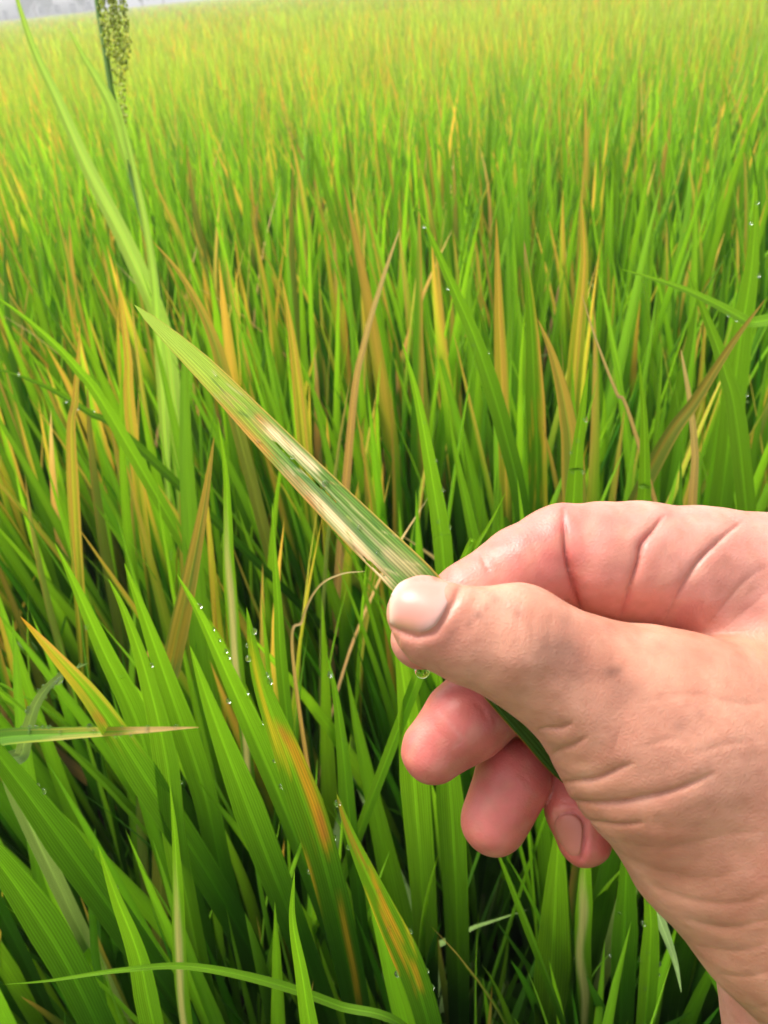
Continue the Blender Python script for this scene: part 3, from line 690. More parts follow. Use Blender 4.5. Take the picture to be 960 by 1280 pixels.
PLANT_GROUP = 'rice plants of the paddy field'
HEROES = [
 ([(520, 254), (560, 345), (600, 440), (632, 545), (655, 650)], .50, 23, 'green', 'rice plant with a long slim clean green blade rising just behind the pinching forefinger'),
 ([(502, 425), (522, 500), (537, 580), (550, 660), (556, 720)], .40, 27, 'green', 'rice plant whose pale-edged green blade stands between the held leaf and the forefinger'),
 ([(736, 458), (727, 520), (720, 580), (716, 640)], .42, 30, 'green', 'rice plant with a short pleated green blade peeping over the forefinger knuckle'),
 ([(798, 440), (805, 520), (806, 600), (804, 650)], .45, 20, 'lime', 'rice plant with a narrow straight green blade rising above the base of the forefinger'),
 ([(946, 228), (940, 330), (922, 450), (905, 600)], .52, 32, 'lime', 'rice plant with the broadest bright yellow-green upright blade near the arched blade'),
 ([(775, 336), (815, 348), (865, 366), (930, 400), (1000, 450)], .50, 17, 'lime', 'rice plant whose thin-tipped yellow-green blade arches over almost level'),
 ([(858, 332), (880, 390), (905, 460), (925, 560)], .53, 24, 'lime', 'rice plant with a slanting yellow-green blade crossing under the arched blade'),
 ([(727, 368), (745, 425), (770, 490), (797, 552)], .48, 9, 'brown', 'rice plant with a thin dry brown curled blade above the knuckle of the hand'),
 ([(851, 436), (862, 500), (868, 560), (866, 620)], .52, 17, 'brown', 'rice plant with a broad orange-brown withered blade behind the slanting olive blade'),
 ([(958, 372), (915, 430), (870, 500), (812, 592)], .47, 22, 'olive', 'rice plant with an olive-brown blade slanting across its upright neighbours'),
 ([(672, 398), (692, 450), (708, 520), (716, 610)], .47, 33, 'olive', 'rice plant with a broad olive-green blade with tan margin above the forefinger'),
 ([(655, 300), (664, 400), (668, 490), (672, 600)], .55, 26, 'edge', 'rice plant with an orange-margined green blade standing beside the broad olive blade'),
 ([(726, 240), (730, 330), (722, 420), (712, 540)], .60, 20, 'tip', 'tall rice plant with a yellow and orange tipped blade above the knuckle'),
 ([(25, 770), (70, 820), (125, 885), (190, 985), (270, 1110), (330, 1220)], .325, 44, 'tipend', 'rice plant whose wide slanting green blade ends in a small orange tip'),
 ([(135, 722), (158, 770), (185, 850), (208, 950), (225, 1080)], .335, 35, 'lime', 'rice plant with the brightest fresh green upright blade crossing the orange-tipped one'),
 ([(68, 678), (95, 735), (130, 815), (170, 900), (200, 1000)], .36, 34, 'green', 'rice plant with a smooth mid-green blade behind the fresh bright one'),
 ([(155, 703), (180, 770), (215, 870), (255, 990), (280, 1100)], .36, 36, 'green', 'rice plant with a long dark green blade leaning behind the fresh bright blade'),
 ([(220, 716), (255, 780), (300, 880), (345, 985), (385, 1090)], .335, 36, 'green', 'rice plant with a dew-beaded smooth green blade next to the orange-edged one'),
 ([(308, 758), (325, 850), (365, 960), (405, 1080), (440, 1230), (455, 1320)], .295, 50, 'green', 'rice plant with a wide blade, its edge eaten orange down one side'),
 ([(420, 990), (440, 1050), (480, 1140), (520, 1230), (545, 1320)], .275, 42, 'green', 'rice plant with a short broad blade flecked orange and yellow below the hand'),
 ([(368, 1088), (366, 1150), (378, 1220), (395, 1320)], .27, 26, 'lime', 'rice plant with a small pale fresh green blade before the wide orange-edged one'),
 ([(250, 909), (170, 913), (80, 917), (-20, 926), (-80, 960)], .355, 24, 'tipend', 'rice plant with a level bent blade with a tan tip crossing its neighbours'),
 ([(0, 1231), (60, 1226), (150, 1213), (235, 1208), (330, 1226), (420, 1256), (520, 1300)], .300, 12, 'lime', 'rice plant with a slim level blade lying low across the dark gaps'),
 ([(237, 806), (265, 890), (310, 1010), (360, 1140), (420, 1300)], .33, 44, 'green', 'rice plant with a plain wide green blade between the beaded and orange-edged blades'),
 ([(-70, 860), (10, 960), (95, 1075), (190, 1210), (270, 1330)], .31, 46, 'green', 'rice plant with a very broad dark green blade leaning in from outside the picture'),
 ([(-90, 980), (0, 1080), (80, 1200), (140, 1320)], .30, 50, 'green', 'rice plant with a very broad blade under the first broad leaning blade'),
 ([(122, 1056), (145, 1120), (175, 1200), (200, 1310)], .30, 34, 'lime', 'rice plant with a short light green blade over the broad leaning blades'),
 ([(212, 978), (218, 1040), (222, 1110), (228, 1250)], .33, 19, 'cream', 'rice plant with a narrow blade bleached cream along its middle'),
 ([(492, 770), (508, 880), (520, 1010), (530, 1150), (535, 1300)], .37, 44, 'lime', 'rice plant with a tall straight bright blade directly below the thumb tip'),
 ([(548, 830), (558, 930), (566, 1040), (572, 1160), (575, 1300)], .375, 40, 'lime', 'rice plant with a straight green blade passing behind the middle fingertip'),
 ([(612, 1040), (645, 1120), (680, 1210), (715, 1310)], .38, 15, 'green', 'rice plant with a thin slanting green blade below the ring fingertip'),
 ([(735, 1020), (730, 1110), (728, 1200), (735, 1310)], .40, 24, 'cream', 'rice plant with a blade half bleached cream below the little fingertip'),
 ([(785, 1020), (782, 1110), (778, 1200), (774, 1310)], .40, 38, 'green', 'rice plant with a broad dark blade below the heel of the hand'),
 ([(795, 1060), (812, 1130), (812, 1200), (803, 1310)], .37, 24, 'lime', 'rice plant with a slim beaded blade hugging the edge of the wrist'),
 ([(700, 1010), (695, 1100), (690, 1200), (684, 1310)], .42, 56, 'lime', 'rice plant with a wide shaded blade between the ring and little fingertips'),
 ([(852, 1242), (843, 1200), (825, 1150), (805, 1100), (800, 1060)], .38, 30, 'grey', 'rice plant with a grey-green drooping blade hanging tip down by the wrist'),
 ([(457, 714), (425, 718), (397, 735), (378, 775), (368, 840)], .36, 8, 'brown', 'rice plant with a threadlike dead tan blade arched below the held leaf'),
 ([(100, 400), (98, 445), (94, 500), (90, 580)], .55, 15, 'tip', 'rice plant with a vivid orange pointed tip above the leaning dewy blade'),
 ([(145, 330), (152, 385), (160, 450), (165, 540)], .60, 15, 'tip', 'rice plant with a short orange tip near the foot of the tall weed'),
 ([(272, 520), (282, 590), (285, 650), (290, 760)], .44, 17, 'cream', 'rice plant with a cream-bleached blade showing under the held leaf'),
 ([(-20, 360), (40, 405), (95, 460), (150, 540)], .50, 18, 'lime', 'rice plant with a long leaning yellow-green blade entering from beside the weed'),
 ([(-30, 452), (50, 480), (110, 515), (180, 565)], .56, 12, 'green', 'rice plant with a dewy thin leaning blade behind the vivid orange tip'),
 ([(190, 300), (230, 350), (265, 420), (290, 510)], .60, 18, 'olive', 'rice plant with an olive blade just behind the tip of the held leaf'),
 ([(633, 614), (612, 655), (590, 690), (565, 735)], .33, 17, 'lime', 'rice plant with a small yellow-green blade poking out above the forefinger'),
 ([(112, 828), (75, 845), (45, 880), (28, 940), (20, 990)], .37, 23, 'grey', 'rice plant with a pale curled blade covered in dew drops'),
 ([(340, 628), (343, 690), (348, 760), (355, 860)], .40, 17, 'green', 'rice plant with a narrow upright blade beneath the middle of the held leaf'),
 ([(268, 545), (255, 630), (238, 720), (215, 830), (205, 900)], .42, 26, 'olive', 'rice plant with an olive blade rusting orange near its foot below the held leaf'),
 ([(408, 815), (420, 870), (430, 950), (440, 1050)], .38, 22, 'green', 'rice plant with a plain short blade in the dark gap beside the hand'),
 ([(560, 510), (570, 570), (585, 640), (600, 720)], .52, 16, 'green', 'rice plant with a thin green blade behind the forefinger'),
 ([(620, 270), (622, 330), (625, 420), (630, 540)], .62, 17, 'tip', 'rice plant with a frayed orange tip beside the long slim green blade'),
 ([(352, 345), (365, 420), (375, 500), (385, 600)], .62, 18, 'tip', 'rice plant with an orange-tipped blade above the middle of the held leaf'),
 ([(500, 285), (478, 350), (455, 430), (440, 520)], .60, 14, 'brown', 'rice plant with a rusty brown leaning blade beyond the held leaf'),
]
DEWY = {5: 2, 1: 5, 17: 8, 18: 9, 19: 8, 33: 9, 21: 12, 44: 14, 41: 4, 29: 4, 0: 4, 15: 4, 32: 3, 2: 4, 14: 2, 24: 5, 31: 3, 47: 3, 4: 3}
hero_px = []

OR, RD, YL = [0.60, 0.30, 0.03], [0.42, 0.14, 0.04], [0.55, 0.45, 0.03]
STROKES = {
 18: [([(352, 912), (372, 945), (395, 1010), (408, 1060)], 7, OR, .95), ([(346, 905), (360, 930)], 4, RD, .8), ([(398, 1010), (408, 1050)], 3.5, RD, .8), ([(372, 1060), (384, 1105), (388, 1150)], 7, OR, .8), ([(312, 800), (330, 880), (352, 960)], 3, YL, .8),
      ([(352, 1080), (362, 1130)], 5, YL, .7), ([(424, 1120), (432, 1165), (442, 1215), (448, 1260)], 3.5, OR, .5), ([(340, 900), (352, 925), (365, 965)], 5, YL, .5), ([(380, 1180), (396, 1230)], 5, [0.5, 0.35, 0.12], .6)],
 19: [([(420, 992), (436, 1040), (458, 1085)], 3, RD, .6), ([(462, 1085), (480, 1130), (502, 1180)], 3.5, OR, .8), ([(474, 1125), (490, 1165), (515, 1215)], 3.5, OR, .8), ([(490, 1120), (505, 1150), (520, 1195)], 2.5, YL, .8), ([(455, 1110), (470, 1150), (488, 1200)], 2.5, YL, .7),
      ([(480, 1180), (495, 1215)], 4, OR, .8), ([(470, 1190), (490, 1250)], 4, YL, .7), ([(515, 1200), (525, 1240)], 4, OR, .7), ([(440, 1020), (470, 1085)], 3, YL, .6)],
 13: [([(25, 770), (32, 780), (42, 792)], 7, OR, .95), ([(30, 780), (60, 815), (100, 868)], 4, YL, .7), ([(118, 895), (128, 902)], 5, RD, .6)],
 21: [([(250, 909), (200, 911), (160, 914)], 8, [0.55, 0.36, 0.14], .9), ([(60, 925), (130, 921)], 4, [0.5, 0.42, 0.12], .6)],
 46: [([(238, 745), (225, 800), (215, 830)], 7, OR, .4)],
}
def world_leaf(parent, pts, widths, nrm, kind, nu=13, fold=0.2, mat=M_HERO, label=None, strokes=()):
    v, f, uv, U, V = ribbon(pts, widths, nrm, nu=nu, fold=fold)
    k = {'cream': 'lime', 'edge': 'flecked'}.get(kind, kind)
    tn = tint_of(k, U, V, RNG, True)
    if kind == 'cream':
        c = np.exp(-((U - 0.42 + 0.1 * np.sin(V * 30)) / 0.26) ** 4) * sm(0.42, 0.52, V) * sm(0.93, 0.78, V)
        tn = tn + (CREAM - tn) * (0.9 * c)[:, None]
    if kind in ('edge', 'tip'):
        sp = sm(0.35, 0.8, np.sin(V * 31 + 9 * np.sin(U * 21)) * np.sin(U * 47 + 2 * np.sin(V * 9))) * sm(0.45, 0.6, V) * sm(0.9, 0.7, V) * (0.6 if kind == 'edge' else 0.0)
        tn = tn + (np.array([0.48, 0.30, 0.03]) - tn) * sp[:, None]
    vx, vy, _ = proj(v); vw = vnoise(np.stack([U, V * 0.1, 0 * U], 1), 5, 40)
    for (poly, wd_, col, a) in strokes:
        d, al = seg_dist(vx, vy, catmull(poly, 16)); d = np.maximum(d + 0.55 * wd_ * vw, 0)
        tn = tn + (np.array(col) - tn) * (a * np.exp(-(d / wd_) ** 2) * sm(-0.12, 0.18, al + 0.1 * vw) * sm(1.12, 0.8, al + 0.1 * vw))[:, None]
    org = np.array(parent.location)
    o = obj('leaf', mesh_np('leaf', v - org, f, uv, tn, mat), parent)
    if label: o['label'] = label
    return o

LEAFTXT = {'tip': 'green leaf with an orange tip', 'yellow': 'yellowed leaf', 'brown': 'dry brown leaf', 'edge': 'leaf with an orange margin', 'grey': 'drooping grey-green leaf', 'olive': 'dull olive leaf'}
def lib_leaf(parent, kind, base, length, az, tilt, wscale, roll, q):
    o = obj('leaf', LIB[kind, q], parent)
    o.location = Vector(base) - parent.location
    o.rotation_euler = (Matrix.Rotation(az, 3, 'Z') @ Matrix.Rotation(tilt, 3, 'Y') @ Matrix.Rotation(roll, 3, 'Z')).to_euler()
    o.scale = (length, length * wscale, length)
    if kind in LEAFTXT: o['label'] = LEAFTXT[kind]
    return o

def lib_points(kind, base, length, az, tilt, q=0, roll=0.0):
    pts = LIBPTS[kind, q] * length
    R = np.array(Matrix.Rotation(az, 3, 'Z') @ Matrix.Rotation(tilt, 3, 'Y') @ Matrix.Rotation(roll, 3, 'Z'))
    return np.asarray(base) + pts @ R.T

HANDPOLY = [(485, 735), (550, 715), (705, 625), (980, 630), (980, 1300), (890, 1300), (770, 1090), (700, 1090), (570, 1060), (495, 960), (480, 780)]
def inside(px, py, poly):
    r = np.zeros(px.shape, bool); j = len(poly) - 1
    for i in range(len(poly)):
        xi, yi = poly[i]; xj, yj = poly[j]
        r ^= ((yi > py) != (yj > py)) & (px < (xj - xi) * (py - yi) / (yj - yi + 1e-9) + xi)
        j = i
    return r

def free(pts):
    """does a blade keep clear of the camera, the hand and the leaves in front?"""
    px, py, z = proj(pts)
    fr_ = (px > -40) & (px < 1000) & (py > -20) & (py < 1320)
    if not fr_.any(): return z[np.hypot(pts[:, 0], pts[:, 1]) < 0.25].min(initial=9) > 0.1 or True
    lim = np.interp(py, [200, 450, 650, 1280], [0.5, 0.50, 0.40, 0.375])
    if (fr_ & (z < lim)).any(): return False
    return not (inside(px, py, HANDPOLY) & (z < 0.30)).any()

tips = []
def filler(parent, x, y, count, kinds, hmax, rng=random):
    """ordinary blades and stems of a plant"""
    n_st = 2 if count < 8 else 3
    for k in range(n_st):
        o = obj('stem', random.choice(STEMS), parent)
        a = rng.uniform(0, 6.28); r = rng.uniform(0.004, 0.02)
        o.location = (r * math.cos(a), r * math.sin(a), 0); L = rng.uniform(0.28, 0.42); o.scale = (0.38, 0.38, L)
        o.rotation_euler = (rng.uniform(-.08, .08), rng.uniform(-.08, .08), rng.uniform(0, 6.28))
    k = tries = 0
    while k < count and tries < count * 4:
        tries += 1
        low = k % 2 == 1
        kd = 'deep' if low and rng.random() < 0.8 else random.choices(list(kinds), list(kinds.values()))[0]  # short blades take the dark green that stands in for canopy shade
        az = rng.uniform(0, 6.28); r = rng.uniform(0.0, 0.02)
        zb = rng.uniform(0.10, 0.34); tilt = abs(rng.gauss(0.0, 0.085)) + 0.015
        top = hmax * (rng.uniform(0.62, 0.86) if low else rng.uniform(0.88, 1.12))
        if kd == 'grey': tilt += 0.35; top *= 0.9
        if kd == 'brown': tilt += 0.1
        L = max(0.2, min(0.56, (top - zb) / math.cos(tilt)))
        base = (x + r * math.cos(az), y + r * math.sin(az), zb)
        if not free(lib_points(kd, base, L, az, tilt)): hmax *= 0.97; continue
        q = random.randrange(LIBVAR[kd]); roll = rng.uniform(-1.2, 1.2); lp = lib_points(kd, base, L, az, tilt, q, roll); tips.append(lp[rng.randrange(6, 10)])
        lib_leaf(parent, kd, base, L, az, tilt, rng.uniform(0.95, 1.4), roll, q)
        k += 1

for hi_, (pix, zt, wpx, kind, label) in enumerate(HEROES):
    tipw = P(pix[0][0], pix[0][1], zt)
    pl = [tipw]
    for (x, y) in pix[1:]: pl.append(down(tipw, x, y))
    flat_leaf = hi_ in (5, 21, 22, 35, 36, 44)
    if flat_leaf:       # bent or level blades: keep them at an even depth instead
        pl = [P(x, y, zt + 0.012 * k) for k, (x, y) in enumerate(pix)]
    pl = np.array(pl)
    # carry on down to the stem
    last, dirn = pl[-1], pl[-1] - pl[-2]; dirn = dirn / np.linalg.norm(dirn)
    if flat_leaf: dirn = np.array([dirn[0] * 0.15, dirn[1] * 0.15 + 0.04, -0.95])
    else: dirn = np.array([dirn[0] * 0.7, dirn[1] * 0.7, min(dirn[2], -0.75)])
    stop = 0.26 if last[2] > 0.34 else max(0.06, last[2] - 0.1)
    t = max(0.02, (stop - last[2]) / dirn[2])
    pl = np.vstack([pl, last + dirn * t * 0.5, last + dirn * t])
    foot = pl[-1].copy()
    c = catmull(pl, 80)[::-1]                            # base to tip
    root = empty('rice_plant', (foot[0], foot[1] + 0.004, 0))
    tag(root, label, 'rice plant', PLANT_GROUP)
    sarc = np.concatenate([[0], np.cumsum(np.linalg.norm(np.diff(c, axis=0), axis=1))]); sv_ = sarc / sarc[-1]
    zc = (c - CAM) @ fwd
    W = wpx * np.interp(sv_, [0, 1], [zc[0], zc[-1]]).mean() / F
    W = wpx * zt * 1.06 / F
    taper = min(0.62, max(0.2, (wpx * 7.0 * zt / F) / sarc[-1]))
    wd = W * (0.7 + 0.3 * sm(0, 0.35, sv_)) * np.clip((1 - sv_) / taper, 0, 1) ** 0.8
    if kind == 'brown': wd = W * np.clip((1 - sv_) / 0.5, 0, 1) ** 0.5
    nr = CAM - c; nr /= np.linalg.norm(nr, axis=1, keepdims=True)
    nr = nr + RNG.normal(0, 0.13, 3) + np.array([0, 0, 0.25]); nr /= np.linalg.norm(nr, axis=1, keepdims=True)
    lf = world_leaf(root, c, wd, nr, kind, nu=21 if hi_ in STROKES else 13, fold=RNG.uniform(0.15, 0.4), strokes=STROKES.get(hi_, ()))
    hero_px.append((c, wd, nr))
    # its stem reaches from the ground to the blade's foot
    fl = foot - np.array(root.location)
    sp_ = np.array([[0.004, 0, 0], [0.002, -0.002, fl[2] * 0.5], fl + np.array([0, 0, 0.004])])
    sp_ = catmull(sp_, 7); vv, ff, uu = tube(sp_, np.linspace(0.0034, 0.0022, 7), 7)
    obj('stem', mesh_np('stem', vv, ff, uu, np.tile(DEEP * 1.3, (len(vv), 1)), M_STEM), root)
    filler(root, root.location.x, root.location.y, 3, {'green': 6, 'lime': 2, 'olive': 1}, 0.52 if zt < 0.45 else 0.6)
    # dew along the blade
    nd = int(DEWY.get(hi_, 0) * 1.35)
    for q in range(nd):
        i = int(RNG.uniform(0.45, 0.97) * 79); side = RNG.choice([-0.5, 0.5, RNG.uniform(-0.4, 0.4)])
        t_ = c[min(i + 1, 79)] - c[i]; s_ = np.cross(t_, nr[i]); s_ /= np.linalg.norm(s_) + 1e-9
        r = RNG.uniform(0.0007, 0.0014)
        p = c[i] + s_ * side * wd[i] + nr[i] * (r * 0.35 + abs(side) * wd[i] * 0.3)
        droplet(p, nr[i], r, 'tiny dew drop on the ' + ' '.join(label.split(' with ')[-1].split(' whose ')[-1].split()[1:10]), 'dew drops on the rice blades')

# ------------------------------------------------------------------ ordinary rice plants, nearest first
def in_view(x, y, z=0.55, mx=70, my=90):
    px, py, d = proj(np.array([x, y, z])); return (d > 0.05) & (px > -mx) & (px < 960 + mx) & (py > -my) & (py < 1280 + 420)
SP = 0.1
cand = []
for iy in range(-7, 60):
    for ix_ in range(-40, 41):
        x = ix_ * SP + random.uniform(-.034, .034); y = iy * SP + random.uniform(-.034, .034)
        if y > 4.2 or abs(x) > 0.75 + 0.62 * max(y, 0): continue
        cand.append((math.hypot(x, y), x, y, bool(in_view(x, y))))
cand.sort()
n_single = 300 - len(HEROES)
singles = [c for c in cand if c[3]][:n_single]
chosen = set((c[1], c[2]) for c in singles)
rest = [c for c in cand if (c[1], c[2]) not in chosen]

def orange_share(x, y):
    """how sick the field is: a rusty patch beyond the held leaf, fresher at the other side"""
    a = 0.85 * math.exp(-((x + 0.30) / 0.45) ** 2 - ((y - 1.0) / 0.6) ** 2)
    b = 0.5 + 0.5 * math.sin(x * 4.1 + 1.3 * math.sin(y * 3.1)) * math.sin(y * 2.7 + 0.7)
    return min(0.85, (0.12 + 0.68 * a) * float(sm(0.25, 0.75, math.hypot(x, y))) + 0.2 * b * min(1, max(0, (y - 0.4))))

def where(x, y):
    px, py, z = proj(np.array([x, y, 0.6]))
    if py > 820: return 'in the dark under the fingers' if px > 480 else 'low between the widest blades'
    if py > 560: return ('behind the wrist' if px > 800 else 'behind the fingers') if px > 560 else ('beneath the held leaf' if px > 230 else 'behind the level tan-tipped blade')
    side = 'by the weed stalk' if px < 260 else 'past the held leaf' if px < 500 else 'above the knuckle' if px < 760 else 'by the arched blade'
    row = 'nearest rows' if py > 420 else 'second rows' if py > 290 else 'middle rows' if py > 200 else 'blurred rows'
    return row + ' ' + side

NICK = {0: 'the long slim green blade', 2: 'the short pleated blade', 4: 'the broadest upright blade', 5: 'the arched level blade', 7: 'the thin dry curled blade', 8: 'the withered orange-brown blade', 9: 'the slanting olive blade',
        10: 'the broad tan-margined blade', 12: 'the tall orange-tipped blade', 13: 'the wide orange-tipped blade', 14: 'the brightest fresh blade', 17: 'the dew-beaded smooth blade', 18: 'the widest orange-edged blade',
        19: 'the short flecked blade', 20: 'the small pale fresh blade', 21: 'the level tan-tipped blade', 22: 'the slim low level blade', 24: 'the broad dark leaning blade', 27: 'the cream-striped narrow blade', 28: 'the straight blade below the thumb',
        31: 'the half-bleached blade', 35: 'the drooping grey-green blade', 36: 'the threadlike dead blade', 37: 'the vivid orange tip', 40: 'the long leaning yellow-green blade', 42: 'the olive blade behind the held tip', 43: 'the small blade above the forefinger',
        44: 'the pale dewy curled blade', 45: 'the narrow upright blade', 49: 'the frayed orange tip', 50: 'the orange-tipped middle blade', 51: 'the rusty leaning blade'}
NPX = {k: (HEROES[k][0][1], HEROES[k][0][3] if len(HEROES[k][0]) > 3 else HEROES[k][0][2]) for k in NICK}
def beside(x, y):
    px, py, z = proj(np.array([x, y, 0.55]))
    if z > 1.15 or not (-60 < px < 1020 and 0 < py < 1400): return None
    k = min(NICK, key=lambda k: min(math.hypot(px - a, py - b) for a, b in NPX[k]))
    return 'next to ' + NICK[k]

for (dist, x, y, _) in singles:
    s = orange_share(x, y); r = random.random()
    if r < s * 0.45: look = 'orange'
    elif r < s * 1.15: look = 'tipped'
    elif r < (0.72 if dist > 0.65 else 0.88): look = 'green'
    else: look = 'lime'
    kinds = {'orange': {'yellow': 2.5, 'tip': 7, 'brown': 0.7, 'green': 3, 'edge': 2, 'olive': 1, 'lime': 1}, 'tipped': {'tip': 4, 'green': 5, 'lime': 3, 'edge': 2, 'brown': 0.3, 'olive': 0.7},
             'green': {'green': 8, 'lime': 4, 'olive': 0.5, 'edge': .4, 'grey': 0.25}, 'lime': {'lime': 7, 'green': 4, 'tip': .6, 'grey': 0.15}}[look]
    txt = {'orange': 'rice plant gone mostly yellow and orange', 'tipped': 'rice plant with orange-tipped green blades', 'green': 'rice plant all deep green', 'lime': 'rice plant with fresh light green blades'}[look]
    root = empty('rice_plant', (x, y, 0))
    tag(root, txt + ', ' + (beside(x, y) or where(x, y)), 'rice plant', PLANT_GROUP)
    hm = 0.735 + 0.05 * random.uniform(-1, 1)
    filler(root, x, y, 15, kinds, hm)

tp = np.array(tips); qx, qy, qz = proj(tp)
ok = np.nonzero((qx > 0) & (qx < 960) & (qy > 150) & (qy < 1270) & (qz < 1.5) & ~inside(qx, qy, HANDPOLY))[0]
for i in RNG.permutation(ok)[:120]:
    nv = CAM - tp[i]; nv /= np.linalg.norm(nv); r = RNG.uniform(0.0009, 0.0017)
    droplet(tp[i] + nv * r * 0.3, nv, r, 'bright dew drop near the tip of a rice blade', 'dew drops scattered over the field')

# ------------------------------------------------------------------ the rest of the field, as one mass
FARLIME = np.array([0.44, 0.56, 0.07])  # paler blade colour standing in for the light on distant tips
def blades(bx, by, zb, L, W, az, tilt, bow, kcol, seg=4):
    n = len(bx); s = np.linspace(0, 1, seg + 1)
    ang = tilt[:, None] + bow[:, None] * s[None] ** 1.6
    d = L[:, None] / seg
    r = np.cumsum(np.sin(ang) * d, 1) - np.sin(ang[:, :1]) * d; h = np.cumsum(np.cos(ang) * d, 1) - np.cos(ang[:, :1]) * d
    c = np.stack([bx[:, None] + r * np.cos(az)[:, None], by[:, None] + r * np.sin(az)[:, None], zb[:, None] + h], -1)
    fa = RNG.uniform(0, np.pi, n)
    sd_ = np.stack([np.cos(fa), np.sin(fa), 0 * fa], -1)
    w_ = W[:, None] * 0.5 * profile(s)[None]
    v = np.stack([c - sd_[:, None] * w_[..., None], c + sd_[:, None] * w_[..., None]], 2)   # n, seg+1, 2, 3
    idx = np.arange(n * (seg + 1) * 2).reshape(n, seg + 1, 2)
    f = np.stack([idx[:, :-1, 0], idx[:, :-1, 1], idx[:, 1:, 1], idx[:, 1:, 0]], -1).reshape(-1, 4)
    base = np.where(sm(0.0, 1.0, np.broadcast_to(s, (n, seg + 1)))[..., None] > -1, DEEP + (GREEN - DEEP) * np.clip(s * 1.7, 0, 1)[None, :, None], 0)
    hgt = sm(0.52, 0.76, zb + L * np.cos(tilt))  # lower blades stay darker, canopy shade put into their colour
    lm = LIME + (FARLIME - LIME) * sm(1.5, 6, by)[:, None]  # brightness of the far rows painted in with distance
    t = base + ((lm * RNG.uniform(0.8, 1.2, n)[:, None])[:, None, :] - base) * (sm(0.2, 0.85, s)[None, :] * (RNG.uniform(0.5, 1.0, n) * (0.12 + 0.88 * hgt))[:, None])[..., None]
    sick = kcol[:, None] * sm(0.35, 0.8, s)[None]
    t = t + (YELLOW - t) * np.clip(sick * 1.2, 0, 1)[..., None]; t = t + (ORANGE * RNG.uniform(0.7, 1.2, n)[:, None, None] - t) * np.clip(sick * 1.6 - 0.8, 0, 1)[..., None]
    t = np.repeat(t[:, :, None, :], 2, 2)
    uv = np.stack(np.broadcast_arrays(np.array([0.0, 1.0])[None, None, :], s[None, :, None] + RNG.uniform(0, 50, n)[:, None, None]), -1)
    return v.reshape(-1, 3), f, uv.reshape(-1, 2), t.reshape(-1, 3)

bx, by, W, cl_ = [], [], [], []
for (dist, x, y, _) in rest:
    for k in range(13):
        a = random.uniform(0, 6.28); r = random.uniform(0, 0.03)
        bx.append(x + r * math.cos(a)); by.append(y + r * math.sin(a)); W.append(0.0145); cl_.append(orange_share(x, y) * 0.8)
# farther out the plants stand ever closer together in the picture, so fewer, wider blades do
def ring(y0, y1, dens, wid):
    area = 0.5 * (1.5 * y1 + 1.4 + 1.5 * y0 + 1.4) * (y1 - y0); n = int(area * dens)
    yy = y0 + (y1 - y0) * np.sqrt(RNG.uniform((y0 / y1) ** 2, 1, n)) if False else RNG.uniform(y0, y1, n)
    xx = RNG.uniform(-1, 1, n) * (0.75 * yy + 0.7)
    for x, y in zip(xx, yy):
        bx.append(x); by.append(y); W.append(wid); cl_.append(0.08 + 0.35 * (0.5 + 0.5 * math.sin(x * 1.7 + math.sin(y * 1.1) * 2) * math.sin(y * 1.3)) ** 2)
ring(4.2, 7, 900, 0.015); ring(7, 12, 420, 0.024); ring(12, 25, 110, 0.045); ring(25, 60, 22, 0.12); ring(60, 150, 4, 0.35)
n_low = 9000  # extra low blades added to darken the gaps between plants
for k in range(n_low):
    y = RNG.uniform(-0.7, 2.2); bx.append(RNG.uniform(-1, 1) * (0.8 + 0.5 * max(y, 0))); by.append(y); W.append(0.015); cl_.append(0)
bx, by, W, cl_ = map(np.array, (bx, by, W, cl_))
n = len(bx)
sick = np.where(RNG.uniform(0, 1, n) < cl_ * 1.3, RNG.uniform(0.5, 1.0, n), 0)
zb = RNG.uniform(0.05, 0.3, n)
top = 0.735 * np.where(RNG.uniform(0, 1, n) < 0.4, RNG.uniform(0.6, 0.86, n), RNG.uniform(0.88, 1.12, n))
low = np.arange(n) >= n - n_low; zb[low] = RNG.uniform(0.0, 0.12, n_low); top[low] = RNG.uniform(0.28, 0.50, n_low); sick[low] = 0
tl = np.abs(RNG.normal(0, 0.11, n))
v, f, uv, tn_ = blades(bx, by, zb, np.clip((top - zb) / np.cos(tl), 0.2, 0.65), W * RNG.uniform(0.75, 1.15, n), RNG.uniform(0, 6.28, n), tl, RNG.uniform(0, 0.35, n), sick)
# keep loose blades out of the hand and away from the lens
vb = v.reshape(n, -1, 3); px, py, z = proj(vb)
bad = ((px > -40) & (px < 1000) & (py > -20) & (py < 1320) & (z < np.interp(py, [200, 450, 650, 1280], [0.5, 0.5, 0.40, 0.39]))).any(1)
fb = np.repeat(bad, f.shape[0] // n); f = f[~fb]
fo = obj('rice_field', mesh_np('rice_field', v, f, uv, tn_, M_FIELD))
tag(fo, 'mass of blurred green and yellow rice reaching to the horizon', 'rice field', kind='stuff')

